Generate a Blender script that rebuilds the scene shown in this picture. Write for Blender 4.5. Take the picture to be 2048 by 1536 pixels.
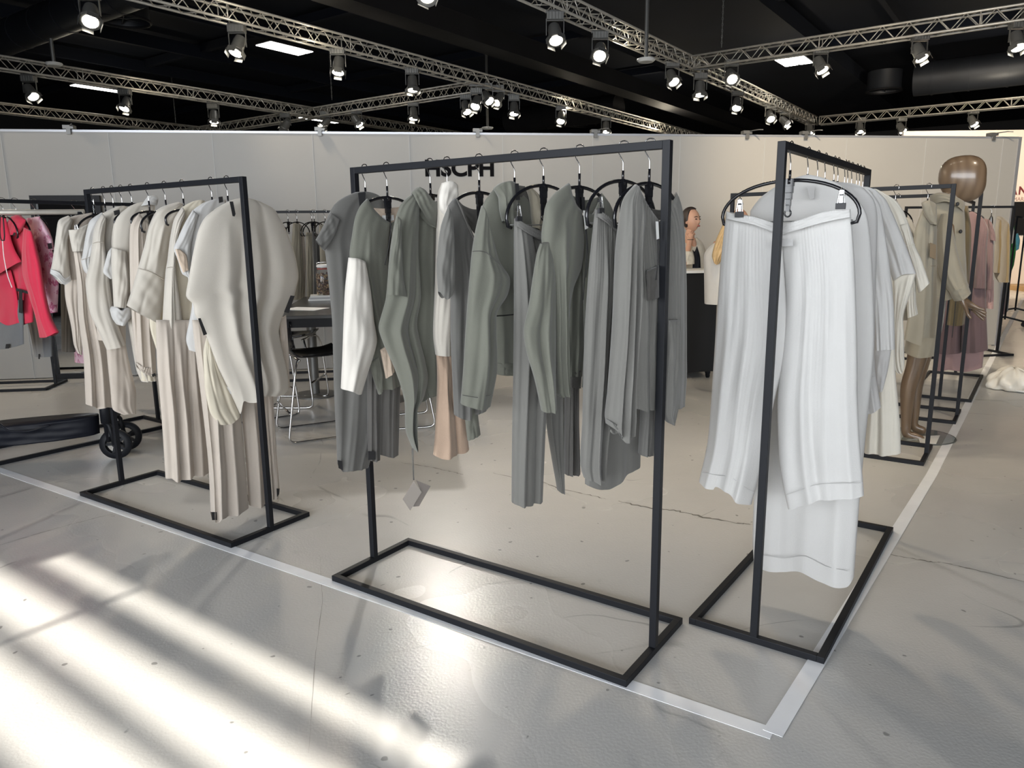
import bpy, math, random
import numpy as np
from mathutils import Vector, Matrix
for o in list(bpy.data.objects): bpy.data.objects.remove(o)
sc = bpy.context.scene
COL = sc.collection
rnd = random.Random(7)
# ------------------------------------------------ camera
FPX, PITCH, ROLL, CAMH = 1473.26, .1975, -.0117, 1.42
_cp, _sp, _cr, _sr = math.cos(PITCH), math.sin(PITCH), math.cos(ROLL), math.sin(ROLL)
FW = np.array([0, _cp, -_sp]); _r = np.array([1., 0, 0]); _u = np.cross(_r, FW)
RT = _cr*_r + _sr*_u; UP = -_sr*_r + _cr*_u
CAM = np.array([0, 0, CAMH])
cd = bpy.data.cameras.new('camera'); cam = bpy.data.objects.new('camera', cd); COL.objects.link(cam)
cd.sensor_width = 36; cd.lens = FPX/2048*36; cd.clip_start = .05; cd.clip_end = 200
cam.matrix_world = Matrix(((RT[0], UP[0], -FW[0], CAM[0]), (RT[1], UP[1], -FW[1], CAM[1]), (RT[2], UP[2], -FW[2], CAM[2]), (0, 0, 0, 1)))
sc.camera = cam
sc.view_settings.view_transform = 'Standard'; sc.view_settings.look = 'None'
sc.view_settings.gamma = 1; sc.view_settings.use_curve_mapping = False
sc.view_settings.exposure = 0.12
# the hall grid: GA runs away to the right, GB runs right and towards the camera
TH = .9477
GA = np.array([math.cos(TH), math.sin(TH), 0]); GB = np.array([math.sin(TH), -math.cos(TH), 0])
# ------------------------------------------------ sky, sun, daylight through the window front behind the camera
w = bpy.data.worlds.new('sky'); sc.world = w; w.use_nodes = True
bg = w.node_tree.nodes['Background']; bg.inputs[0].default_value = (.925, .962, 1.0, 1); bg.inputs[1].default_value = 9.6
sl = bpy.data.lights.new('sun', 'SUN'); sl.energy = 9.5; sl.angle = math.radians(.55); sl.color = (1, .93, .82)
sun = bpy.data.objects.new('sun', sl); COL.objects.link(sun)
EL = math.radians(40)
sd = Vector(GA*math.cos(EL)+np.array([0, 0, -math.sin(EL)]))
sun.rotation_euler = sd.to_track_quat('-Z', 'Y').to_euler(); sun.location = Vector(GA*-14)+Vector((0, 0, 14))
pl = bpy.data.lights.new('window_portal', 'AREA'); pl.shape = 'RECTANGLE'; pl.size = 14.4; pl.size_y = 4.5; pl.cycles.is_portal = True
po = bpy.data.objects.new('window_portal', pl); COL.objects.link(po)
po.location = Vector(GA*-3.95+GB*2.4)+Vector((0, 0, 2.7)); po.rotation_euler = Vector(GA).to_track_quat('-Z', 'Y').to_euler()

# ------------------------------------------------ helpers
def ray(x, y): return FW+(x-1024)/FPX*RT-(y-768)/FPX*UP
def atz(x, y, z=0.):
    d = ray(x, y); return CAM+d*((z-CAMH)/d[2])
def atpl(x, y, o, n):
    d = ray(x, y); return CAM+d*((np.dot(o-CAM, n))/np.dot(d, n))
def atd(x, y, dist):                      # horizontal distance from the camera
    d = ray(x, y); return CAM+d*(dist/math.hypot(d[0], d[1]))
def V(*a): return np.array(a, float)
def tag(o, label=None, cat=None, group=None, kind=None):
    if label: o['label'] = label
    if cat: o['category'] = cat
    if group: o['group'] = group
    if kind: o['kind'] = kind
    return o
def empty(name, loc, rz=0, label=None, cat=None, group=None):
    o = bpy.data.objects.new(name, None); COL.objects.link(o); o.location = Vector(loc); o.rotation_euler = (0, 0, rz)
    o.empty_display_size = .1
    return tag(o, label, cat, group)
class MB:
    def __init__(s): s.v = []; s.f = []
    def add(s, vs, fs):
        k = len(s.v); s.v += [tuple(map(float, p)) for p in vs]; s.f += [tuple(i+k for i in f) for f in fs]; return s
    def box(s, c, size, rz=0, R=None):
        h = np.array(size, float)/2; ps = []
        if R is None:
            c0, s0 = math.cos(rz), math.sin(rz); R = np.array([[c0, -s0, 0], [s0, c0, 0], [0, 0, 1]])
        for x in (-1, 1):
            for y in (-1, 1):
                for z in (-1, 1): ps.append(np.array(c)+R@(h*np.array([x, y, z])))
        return s.add(ps, [(0, 1, 3, 2), (4, 6, 7, 5), (0, 4, 5, 1), (2, 3, 7, 6), (0, 2, 6, 4), (1, 5, 7, 3)])
    def bar(s, a, b, wd, ht=None, up=(0, 0, 1)):
        a = np.array(a, float); b = np.array(b, float); d = b-a; L = np.linalg.norm(d); d = d/L
        up = np.array(up, float)
        if abs(d@up) > .98: up = np.array([GA[0], GA[1], 0])
        x = np.cross(d, up); x /= np.linalg.norm(x); z = np.cross(x, d)
        return s.box((a+b)/2, (L, wd, ht or wd), R=np.array([d, x, z]).T)
    def tube(s, pts, r, n=8, closed=False, cap=True):
        P = [np.array(p, float) for p in pts]; m = len(P)
        rs = r if hasattr(r, '__len__') else [r]*m
        up = None; rings = []
        for i in range(m):
            if closed: t = P[(i+1) % m]-P[i-1]
            else: t = P[min(i+1, m-1)]-P[max(i-1, 0)]
            t = t/max(np.linalg.norm(t), 1e-9)
            if up is None: up = np.array([0, 0, 1.]) if abs(t[2]) < .9 else np.array([1., 0, 0])
            x = np.cross(t, up); x /= max(np.linalg.norm(x), 1e-9); up = np.cross(x, t)
            rings.append([P[i]+rs[i]*(math.cos(2*math.pi*k/n)*x+math.sin(2*math.pi*k/n)*up) for k in range(n)])
        vs = [q for g in rings for q in g]; fs = []
        for i in range(m if closed else m-1):
            j = (i+1) % m
            for k in range(n): fs.append((i*n+k, i*n+(k+1) % n, j*n+(k+1) % n, j*n+k))
        if cap and not closed: fs += [tuple(range(n))[::-1], tuple((m-1)*n+k for k in range(n))]
        return s.add(vs, fs)
    def lathe(s, prof, c=(0, 0, 0), n=24, R=None, caps=True):
        R = np.eye(3) if R is None else R; c = np.array(c, float); vs = []; fs = []
        for r, z in prof:
            for k in range(n): vs.append(c+R@np.array([r*math.cos(2*math.pi*k/n), r*math.sin(2*math.pi*k/n), z]))
        for i in range(len(prof)-1):
            for k in range(n): fs.append((i*n+k, i*n+(k+1) % n, (i+1)*n+(k+1) % n, (i+1)*n+k))
        if caps: fs += [tuple(range(n))[::-1], tuple((len(prof)-1)*n+k for k in range(n))]
        return s.add(vs, fs)
    def build(s, name, mat, parent=None, smooth=False, bevel=0, sub=0, auto=None):
        me = bpy.data.meshes.new(name); me.from_pydata(s.v, [], s.f); me.update()
        if mat: me.materials.append(mat)
        if smooth: me.polygons.foreach_set('use_smooth', [True]*len(me.polygons))
        if auto: me.set_sharp_from_angle(angle=math.radians(auto)); 
        o = bpy.data.objects.new(name, me); COL.objects.link(o)
        if parent is not None:
            o.parent = parent
        if bevel:
            m = o.modifiers.new('bevel', 'BEVEL'); m.width = bevel; m.segments = 2; m.limit_method = 'ANGLE'
        if sub:
            m = o.modifiers.new('sub', 'SUBSURF'); m.levels = m.render_levels = sub
        return o
def dup(o, parent=None, loc=None, rz=None):
    c = o.copy(); COL.objects.link(c)
    if parent is not None: c.parent = parent
    if loc is not None: c.location = Vector(loc)
    if rz is not None: c.rotation_euler = (0, 0, rz)
    for ch in list(o.children): dup(ch, c)
    return c
def centre(o):                            # put a one-mesh thing's origin at the base of its mesh
    me = o.data; co = np.empty(len(me.vertices)*3); me.vertices.foreach_get('co', co); co = co.reshape(-1, 3)
    c = co.mean(0); c[2] = co[:, 2].min(); co -= c; me.vertices.foreach_set('co', co.ravel()); me.update()
    o.location = Vector(o.location)+Vector(c); return o
# ------------------------------------------------ materials
def mat(name, col, rough=.6, metal=0, spec=.5, sheen=0, bump=0, bscale=300, var=0, vscale=3, emit=None, estr=0, trans=0, coat=0, alpha=1, translucent=0):
    m = bpy.data.materials.new(name); m.use_nodes = True; nt = m.node_tree; N = nt.nodes; Lk = nt.links
    p = N['Principled BSDF']; p.inputs['Base Color'].default_value = (*col, 1); p.inputs['Roughness'].default_value = rough
    p.inputs['Metallic'].default_value = metal; p.inputs['Specular IOR Level'].default_value = spec
    p.inputs['Sheen Weight'].default_value = sheen; p.inputs['Coat Weight'].default_value = coat
    p.inputs['Transmission Weight'].default_value = trans; p.inputs['Alpha'].default_value = alpha
    if emit: p.inputs['Emission Color'].default_value = (*emit, 1); p.inputs['Emission Strength'].default_value = estr
    tc = N.new('ShaderNodeTexCoord')
    if var:
        n = N.new('ShaderNodeTexNoise'); n.inputs['Scale'].default_value = vscale; n.inputs['Detail'].default_value = 4
        Lk.new(tc.outputs['Object'], n.inputs['Vector'])
        mx = N.new('ShaderNodeMix'); mx.data_type = 'RGBA'; mx.blend_type = 'MULTIPLY'; mx.inputs[0].default_value = 1
        rp = N.new('ShaderNodeMapRange'); rp.inputs[1].default_value = .3; rp.inputs[2].default_value = .7; rp.inputs[3].default_value = 1-var; rp.inputs[4].default_value = 1
        Lk.new(n.outputs[0], rp.inputs[0]); mx.inputs[6].default_value = (*col, 1); Lk.new(rp.outputs[0], mx.inputs[7]); Lk.new(mx.outputs[2], p.inputs['Base Color'])
    if bump:
        n = N.new('ShaderNodeTexNoise'); n.inputs['Scale'].default_value = bscale; n.inputs['Detail'].default_value = 2
        Lk.new(tc.outputs['Object'], n.inputs['Vector']); b = N.new('ShaderNodeBump'); b.inputs['Strength'].default_value = bump; b.inputs['Distance'].default_value = .002
        Lk.new(n.outputs[0], b.inputs['Height']); Lk.new(b.outputs[0], p.inputs['Normal'])
    if translucent:
        t = N.new('ShaderNodeBsdfTranslucent'); t.inputs[0].default_value = (*col, 1); ms = N.new('ShaderNodeMixShader'); ms.inputs[0].default_value = translucent
        Lk.new(p.outputs[0], ms.inputs[1]); Lk.new(t.outputs[0], ms.inputs[2]); Lk.new(ms.outputs[0], N['Material Output'].inputs[0])
    return m
def S(r, g, b):                           # sRGB bytes to linear
    return tuple(((c/255)/12.92 if c/255 <= .04045 else ((c/255+.055)/1.055)**2.4) for c in (r, g, b))
M = {}
M['black'] = mat('black_powder_coat', (.010, .011, .014), .5, spec=.22)
M['gloss'] = mat('black_gloss_plastic', (.008, .008, .01), .18)
M['chrome'] = mat('chrome', (.6, .6, .6), .2, 1)
M['alu'] = mat('aluminium', (.62, .59, .53), .38, .45, var=.2, vscale=8)
M['rail'] = mat('wall_rail_aluminium', (.42, .43, .46), .4, .6)
M['wall'] = mat('painted_panel', (.33, .319, .298), .55, var=.05, vscale=1.2)
M['ceil'] = mat('black_ceiling_paint', (.004, .007, .016), .85, spec=.3, var=.4, vscale=.6)
M['duct'] = mat('dark_duct_metal', (.018, .021, .028), .5, .2, var=.3, vscale=1.5)
M['beam'] = mat('dark_beam_metal', (.008, .008, .010), .7, 0, spec=.25, var=.4, vscale=1)
M['hall'] = mat('dark_hall_wall', (.03, .031, .036), .8)
M['lampgrey'] = mat('lamp_grey_metal', (.16, .16, .155), .4, .5)
M['lens'] = mat('lit_lens', (1, .95, .85), .3, emit=(1, .93, .78), estr=22)
M['tape'] = mat('white_tape', (.93, .95, .99), .5, var=.08, vscale=6)
M['blackcard'] = mat('black_label', (.02, .02, .022), .6)
M['white'] = mat('white_plastic', (.8, .8, .78), .4)
def floor_material():
    m = bpy.data.materials.new('polished_concrete'); m.use_nodes = True; nt = m.node_tree; N = nt.nodes; L = nt.links; p = N['Principled BSDF']
    g = N.new('ShaderNodeNewGeometry')
    def noise(sc_, det=4, rough=.55, dist=0, vec=None):
        n = N.new('ShaderNodeTexNoise'); n.inputs['Scale'].default_value = sc_; n.inputs['Detail'].default_value = det; n.inputs['Roughness'].default_value = rough
        n.inputs['Distortion'].default_value = dist; L.new(vec or g.outputs['Position'], n.inputs['Vector']); return n.outputs[0]
    def rng(i, a, b, c, d):
        r = N.new('ShaderNodeMapRange'); L.new(i, r.inputs[0]); r.inputs[1].default_value = a; r.inputs[2].default_value = b; r.inputs[3].default_value = c; r.inputs[4].default_value = d; return r.outputs[0]
    def mul(a, b, op='MULTIPLY'):
        k = N.new('ShaderNodeMath'); k.operation = op
        L.new(a, k.inputs[0])
        if hasattr(b, 'is_linked'): L.new(b, k.inputs[1])
        else: k.inputs[1].default_value = b
        return k.outputs[0]
    big = noise(.7, 3, .5, .1); fine = noise(14, 4, .6)
    mp = N.new('ShaderNodeMapping'); mp.inputs['Rotation'].default_value = (0, 0, .9); mp.inputs['Scale'].default_value = (1.3, 2.6, 1); L.new(g.outputs['Position'], mp.inputs[0])
    streak = noise(2.2, 3, .5, .1, mp.outputs[0])
    cr = N.new('ShaderNodeValToRGB'); cr.color_ramp.elements[0].position = .25; cr.color_ramp.elements[0].color = (.52, .515, .50, 1)
    cr.color_ramp.elements[1].position = .75; cr.color_ramp.elements[1].color = (.60, .595, .58, 1); L.new(big, cr.inputs[0])
    # wandering cracks: thin level lines of distorted noise, broken up by another noise
    cn = noise(.34, 3, .5, .6); c1 = mul(mul(cn, .5, 'SUBTRACT'), 1, 'MULTIPLY'); ab = N.new('ShaderNodeMath'); ab.operation = 'ABSOLUTE'; L.new(c1, ab.inputs[0])
    line = rng(ab.outputs[0], 0, .0016, 1, 0); brk = rng(noise(2.2, 3), .5, .6, 0, 1); crack = mul(line, brk)
    sp = rng(noise(23, 1, .3), .76, .79, 0, 1)
    st = mul(rng(noise(1.1, 2, .4), .5, .9, 0, 1), .08)
    dark = mul(mul(crack, .38), st, 'MAXIMUM'); dark = mul(dark, mul(sp, .5), 'MAXIMUM')
    inv = mul(rng(dark, 0, 1, 1, 0), mul(rng(fine, .25, .75, .985, 1.01), rng(streak, .25, .75, .985, 1.01)))
    mx = N.new('ShaderNodeMix'); mx.data_type = 'RGBA'; mx.blend_type = 'MULTIPLY'; mx.inputs[0].default_value = 1
    L.new(cr.outputs[0], mx.inputs[6]); L.new(inv, mx.inputs[7]); L.new(mx.outputs[2], p.inputs['Base Color'])
    L.new(rng(big, .2, .8, .24, .30), p.inputs['Roughness'])
    p.inputs['Specular IOR Level'].default_value = .55
    b = N.new('ShaderNodeBump'); b.inputs['Strength'].default_value = .55; b.inputs['Distance'].default_value = .0012
    L.new(noise(95, 1.5, .5), b.inputs['Height']); L.new(b.outputs[0], p.inputs['Normal'])
    return m
M['floor'] = floor_material()

# ------------------------------------------------ the hall
def struct(o): o['kind'] = 'structure'; return o
def gp(a, b, z=0.): return GA*a+GB*b+V(0, 0, z)
def gbox(mb, a0, a1, b0, b1, z0, z1):
    return mb.box(gp((a0+a1)/2, (b0+b1)/2, (z0+z1)/2), (a1-a0, b1-b0, z1-z0), rz=TH)
CEZ = 6.6
A0, A1, B0, B1 = -4, 44, -34, 22
struct(gbox(MB(), A0-.3, A1+.3, B0-.3, B1+.3, -.1, 0).build('floor', M['floor']))
struct(gbox(MB(), A0-.3, A1+.3, B0-.3, B1+.3, CEZ, CEZ+.2).build('ceiling', M['ceil']))
struct(gbox(MB(), A1, A1+.3, B0, B1, 0, CEZ).build('wall_far', M['hall']))
struct(gbox(MB(), A0, A1, B0-.3, B0, 0, CEZ).build('wall_left', M['hall']))
struct(gbox(MB(), A0, A1, B1, B1+.3, 0, CEZ).build('wall_right', M['hall']))
# window front behind the camera
fm = MB(); wb0, wb1, wz0, wz1 = -4.7, 9.5, .5, 4.9
gbox(fm, A0-.3, A0, B0, wb0, 0, CEZ); gbox(fm, A0-.3, A0, wb1, B1, 0, CEZ); gbox(fm, A0-.3, A0, wb0, wb1, 0, wz0); gbox(fm, A0-.3, A0, wb0, wb1, wz1, CEZ)
struct(fm.build('wall_window', M['hall']))
wf = MB()
for i in range(9):
    bb = wb0+(wb1-wb0)*i/8; gbox(wf, A0-.2, A0-.14, bb-.014, bb+.014, wz0, wz1)
for zz in (wz0+.03, wz1-.03): gbox(wf, A0-.2, A0-.12, wb0, wb1, zz-.03, zz+.03)
struct(wf.build('window_1', M['black']))
# unseen canopy added outside, its gaps shaped to cut the sun into floor patches
cz, T40 = 5.3, math.tan(EL)
def ca(a): return a-cz/T40
cm = MB(); slots = [(1.235, 1.375, -3.55, -1.15), (.90, 1.135, -5.2, -1.32), (.60, .865, -5.2, -1.75)]
ed = sorted([(ca(s[0]), ca(s[1]), s[2], s[3]) for s in slots])
gbox(cm, -10.4, ed[0][0], -26, 16, cz, cz+.05)
for i, (s0, s1, b0, b1) in enumerate(ed):
    gbox(cm, s0, s1, -26, b0, cz, cz+.05); gbox(cm, s0, s1, b1, 16, cz, cz+.05)
    nx = ed[i+1][0] if i < 2 else A0-.3
    gbox(cm, s1, nx, -26, 16, cz, cz+.05)
struct(cm.build('trim_1', M['hall']))
# exhibition wall of one metre panels
W0, W1 = V(-6.05, 7.53, 0), V(6.10, 9.21, 0); WD = (W1-W0)/np.linalg.norm(W1-W0); WN = V(-WD[1], WD[0], 0); WL = np.linalg.norm(W1-W0)
wa = math.atan2(WD[1], WD[0])
def wp(s, off=0, z=0.): return W0+WD*s+WN*off+V(0, 0, z)
mb = MB(); mb.box(wp(WL/2-1.5, .02, 1.26), (WL+3, .04, 2.50), rz=wa); struct(mb.build('wall_back', M['wall']))
mb = MB(); mb.box(wp(WL/2-1.5, .02, 2.512), (WL+3, .05, .022), rz=wa); struct(mb.build('trim_2', M['rail']))
mb = MB()
s0 = (V(-5.05, 7.67, 0)-W0)@WD
for k in range(-4, 12):
    mb.box(wp(s0+k*1.005, -.001, 1.25), (.007, .006, 2.49), rz=wa)
struct(mb.build('trim_3', mat('panel_joint', (.36, .36, .355), .5)))
mb = MB(); mb.box(wp(WL+.02, .02, 1.26), (.04, .05, 2.52), rz=wa); struct(mb.build('trim_4', M['rail']))
# the next stand's wall far to the right
fx = V(17.5, 1.0, 0)
mb = MB(); fo = atz(1900, 545); fo = V(10.5, 18.6, 0); mb.box(fo+V(6, 0, 1.9), (14, .08, 3.8)); struct(mb.build('wall_far_stand', mat('cream_panel', (.74, .66, .6), .6)))

# ------------------------------------------------ writing
def text(name, s, size, origin, xdir, m, parent=None, off=.0, ext=.004, align='LEFT', space=1.0):
    cu = bpy.data.curves.new(name, 'FONT'); cu.body = s; cu.size = size; cu.extrude = ext; cu.offset = off; cu.align_x = align; cu.space_character = space
    t = bpy.data.objects.new(name, cu); COL.objects.link(t); bpy.context.view_layer.update()
    me = bpy.data.meshes.new_from_object(t.evaluated_get(bpy.context.evaluated_depsgraph_get())); bpy.data.objects.remove(t)
    me.materials.clear(); me.materials.append(m)
    o = bpy.data.objects.new(name, me); COL.objects.link(o)
    x = Vector(xdir).normalized(); z = Vector((0, 0, 1)); y = z.cross(x)
    # letters stand upright: text x -> x, text y -> z, text z -> -y (towards the reader)
    o.matrix_world = Matrix(((x[0], z[0], -y[0], origin[0]), (x[1], z[1], -y[1], origin[1]), (x[2], z[2], -y[2], origin[2]), (0, 0, 0, 1)))
    return o
lo = atpl(849, 353, W0, WN); hi = atpl(986, 348, W0, WN)
t = text('wall_lettering', 'HSCPH', .232, lo-WN*.004+V(0, 0, .008), WD, mat('black_vinyl', (.003, .003, .004), .8, spec=.1), off=.0085)
k = np.linalg.norm(hi-lo)/max(t.dimensions.x, .01); t.scale = (k, 1.0, 1)
tag(t, 'black capital letters HSCPH on the white panel wall', 'sign')
ft = V(*atpl(2019, 389, fo-V(0, .05, 0), V(0, 1, 0)))
t = text('stand_lettering', 'ANN', .27, ft, (1, 0, 0), mat('maroon', (.17, .03, .035), .6), off=.006, space=1.2); tag(t, 'dark red capital letters on the cream wall at far right', 'sign')
ft2 = V(*atpl(2012, 402, fo-V(0, .05, 0), V(0, 1, 0)))
t = text('stand_subtitle', 'ENMARK', .13, ft2, (1, 0, 0), mat('pale_maroon', (.42, .27, .25), .6), off=.0); tag(t, 'small pale lettering under the dark red capitals at far right', 'sign')

# ------------------------------------------------ floor tape
def tape(P, Q, wd, label, lift=0):
    mb = MB(); d = (Q-P)/np.linalg.norm(Q-P); mb.bar(P+V(0, 0, .0012+lift), Q+V(0, 0, .0012+lift), wd, .0012)
    return tag(centre(mb.build('floor_tape', M['tape'])), label, 'tape')
c0 = atz(1545, 1468)
tape(atz(-260, 852), c0, .056, 'white floor tape running along the front of the left and middle racks')
tape(c0+GB*0, atz(1862, 952), .056, 'white floor tape running under the right rack towards the aisle', .001)
tape(atz(1862, 952), atz(2046, 597), .056, 'white floor tape running past the beige and pink racks into the distance', .0)

# cracks in the screed
crm = mat('floor_crack', (.16, .15, .135), .5)
for ci, (pts, wdt) in enumerate([([(985,946),(1040,958),(1075,960),(1120,978),(1180,990),(1215,1000)], .012), ([(1240,1003),(1300,1016),(1345,1020),(1400,1033),(1480,1047),(1505,1050)], .02), ([(-20,1096),(60,1072),(130,1052),(200,1034),(300,1012)], .006),
        ([(1775,1108),(1850,1122),(1900,1128),(1960,1143),(2060,1166)], .010), ([(1940,690),(1990,693),(2060,691)], .012), ([(1930,798),(1990,801),(2060,800)], .010), ([(800,925),(860,934),(905,944),(930,950)], .012), ([(640,1110),(645,1200),(630,1320),(615,1536)], .0018), ([(0,995),(80,972),(160,955)], .004)]):
    P_ = [atz(*q) for q in pts]; rc = random.Random(ci); Q_ = []
    for a_, b_ in zip(P_[:-1], P_[1:]):
        for t_ in np.linspace(0, 1, 9, endpoint=False): Q_.append(a_+(b_-a_)*t_+V(rc.uniform(-1, 1), rc.uniform(-1, 1), 0)*wdt*.5)
    vs = []; n_ = len(Q_)
    for i_, q in enumerate(Q_):
        d_ = Q_[min(i_+1, n_-1)]-Q_[max(i_-1, 0)]; d_ /= np.linalg.norm(d_); s_ = V(-d_[1], d_[0], 0)*wdt*.5*rc.uniform(.15, 1)*math.sin(math.pi*(i_+.5)/n_)**.3; vs += [q+s_+V(0, 0, .0006), q-s_+V(0, 0, .0006)]
    struct(MB().add(vs, [(2*i_, 2*i_+1, 2*i_+3, 2*i_+2) for i_ in range(n_-1)]).build('trim_%d' % (ci+5), crm))
# ------------------------------------------------ garment racks
RL, RW, RH, RB = 1.367, .4766, 1.70, .025
def rack(cx, cy, ang, label, H=RH, group='black garment racks'):
    e = empty('garment_rack', (cx, cy, 0), ang, label, 'rack', group)
    h = RB/2
    mb = MB()
    for s in (-1, 1):
        mb.box((0, s*(RW/2-h), h), (RL, RB, RB)); mb.box((s*(RL/2-h), 0, h), (RB, RW-2*RB, RB))
    mb.build('base_frame', M['black'], e, bevel=.0015)
    for s in (-1, 1): MB().box((s*(RL/2-h), 0, (RB+H)/2), (RB, RB, H-RB)).build('post', M['black'], e, bevel=.0015)
    MB().box((0, 0, H-h), (RL-2*RB, RB, RB)).build('top_rail', M['black'], e, bevel=.0015)
    return e
class Rk:
    def __init__(s, cx, cy, ang, label, H=RH):
        s.c = V(cx, cy, 0); s.ang = ang; s.d = V(math.cos(ang), math.sin(ang), 0); s.n = V(-s.d[1], s.d[0], 0); s.H = H
        s.e = rack(cx, cy, ang, label, H)
    def hook(s, px, py=None):             # point of the bar seen at pixel column px
        y = py if py is not None else 350
        P = atpl(px, y, s.c, s.n); t = (P-s.c)@s.d; t = max(-RL/2+.07, min(RL/2-.07, t)) if (P-CAM)@FW > 0 else 0; return s.c+s.d*t+V(0, 0, s.H)
RG = Rk(-.0738, 2.7026, -.6035, 'black steel rack in the middle holding the grey garments')
RWt = Rk(1.2391, 2.9274, .9477, 'black steel rack on the right holding the white linen garments')
RBe = Rk(-1.7659, 3.8163, -.5829, 'black steel rack on the left holding the cream garments')
ge = atz(318, 846); RLf = Rk(-2.83-.6585*math.cos(TH), 5.70-.6585*math.sin(TH), TH, 'black steel rack holding the pink garments at the left edge')
R2 = Rk(2.115, 4.945, -.615, 'black steel rack with beige shirts just behind the white rack')
R3 = Rk(2.90, 5.935, -.615, 'black steel rack standing behind the mannequin')
R4 = Rk(4.08, 6.75, .9477, 'black steel rack end-on holding the pink dresses')
R5 = Rk(5.10, 8.55, .138, 'black steel rack with the olive coat by the end of the wall')
RP = Rk(-5.25, 7.18, wa, 'black steel rack against the wall at the far left')
RN = Rk(-1.95, 7.62, wa, 'black steel rack with taupe clothes against the wall behind the bar table')
# ------------------------------------------------ trusses
TZ = 4.8
TRUSS = []
def truss(P, Q, label):
    P = V(P[0], P[1], 0); Q = V(Q[0], Q[1], 0); L = np.linalg.norm(Q-P); ang = math.atan2(Q[1]-P[1], Q[0]-P[0])
    TRUSS.append((P+V(-math.sin(ang), math.cos(ang), 0)*.12, (Q-P)/L, L))
    e = empty('lighting_truss', (P[0], P[1], TZ), ang, label, 'truss', 'aluminium lighting trusses')
    g = .24
    for y in (0, g):
        for z in (0, g): MB().tube([(0, y, z), (L, y, z)], .022, 8).build('main_chord', M['alu'], e, smooth=True)
    mb = MB(); n = int(L/.42); st = L/n
    for i in range(n):
        x = i*st
        for y in (0, g):
            mb.tube([(x, y, 0), (x+st/2, y, g)], .009, 5); mb.tube([(x+st/2, y, g), (x+st, y, 0)], .009, 5)
        for z in (0, g):
            mb.tube([(x, 0, z), (x+st/2, g, z)], .009, 5); mb.tube([(x+st/2, g, z), (x+st, 0, z)], .009, 5)
        if i % 6 == 0:
            for y in (0, g): mb.tube([(x, y, 0), (x, y, g)], .011, 5)
    mb.build('bracing', M['alu'], e, smooth=True)
    return e
t1 = V(-3.3, 13.9, 0); t2 = V(-5.75, 21.5, 0); t3 = V(-11.2, 23.6, 0); tr = V(3.19, 15.4, 0)
truss(t1-GA*12, t1+GA*24, 'long silver lighting truss crossing the top from the upper left to the wall centre')
truss(t2-GA*16, t2+GA*7, 'silver truss at the left passing below the ceiling lights')
truss(t3-GA*13, t3+GA*5, 'lowest silver truss at the left just above the wall')
truss(tr-GA*9, tr+GA*11.4, 'silver truss at the top right ending in a corner above the wall')
xa = V(-.75, 18.75, 0); truss(xa, xa-GB*17, 'silver cross truss between the long truss and the left trusses')
ra = V(3.75, 16.3, 0); truss(ra, ra+GB*9, 'silver cross truss leaving towards the upper right corner')
rb = V(9.85, 24.55, 0); truss(rb, rb+GB*11, 'lower silver cross truss at the right above the wall')

# ------------------------------------------------ stage lamps hung from the trusses
def lamp_proto():
    e = empty('stage_lamp', (0, 0, 0))
    mb = MB().box((0, 0, .25), (.26, .16, .11))
    for i in range(5): mb.box((-.1+.05*i, 0, .25), (.012, .175, .1))
    mb.build('ballast_box', M['lampgrey'], e, bevel=.005)
    MB().box((-.135, 0, .1), (.008, .035, .24)).box((.135, 0, .1), (.008, .035, .24)).box((0, 0, .19), (.27, .035, .008)).build('yoke', M['lampgrey'], e)
    return e
def lamp_head(e, tilt, pan):
    R = np.array(Matrix.Rotation(pan, 3, 'Z')@Matrix.Rotation(tilt, 3, 'X'))
    h = MB().lathe([(.05, .17), (.085, .15), (.10, .08), (.105, -.06), (.125, -.08), (.125, -.13)], n=18, R=R)
    h = h.build('housing', M['lampgrey'], e, smooth=True, auto=40)
    MB().lathe([(.10, -.132), (.10, -.136)], n=18, R=R).build('lens', M['lens'], h)
    mb = MB()
    for k in range(4):
        a = k*math.pi/2+.4; c = R@np.array([.14*math.cos(a), .14*math.sin(a), -.15]); mb.box(c, (.006, .14, .09), R=R@np.array(Matrix.Rotation(a, 3, 'Z')))
    mb.lathe([(.12, -.12), (.15, -.12), (.15, -.115), (.12, -.115)], n=18, R=R, caps=False).build('barn_door', M['lampgrey'], h)
    return R
LP = lamp_proto(); used = False
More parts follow.
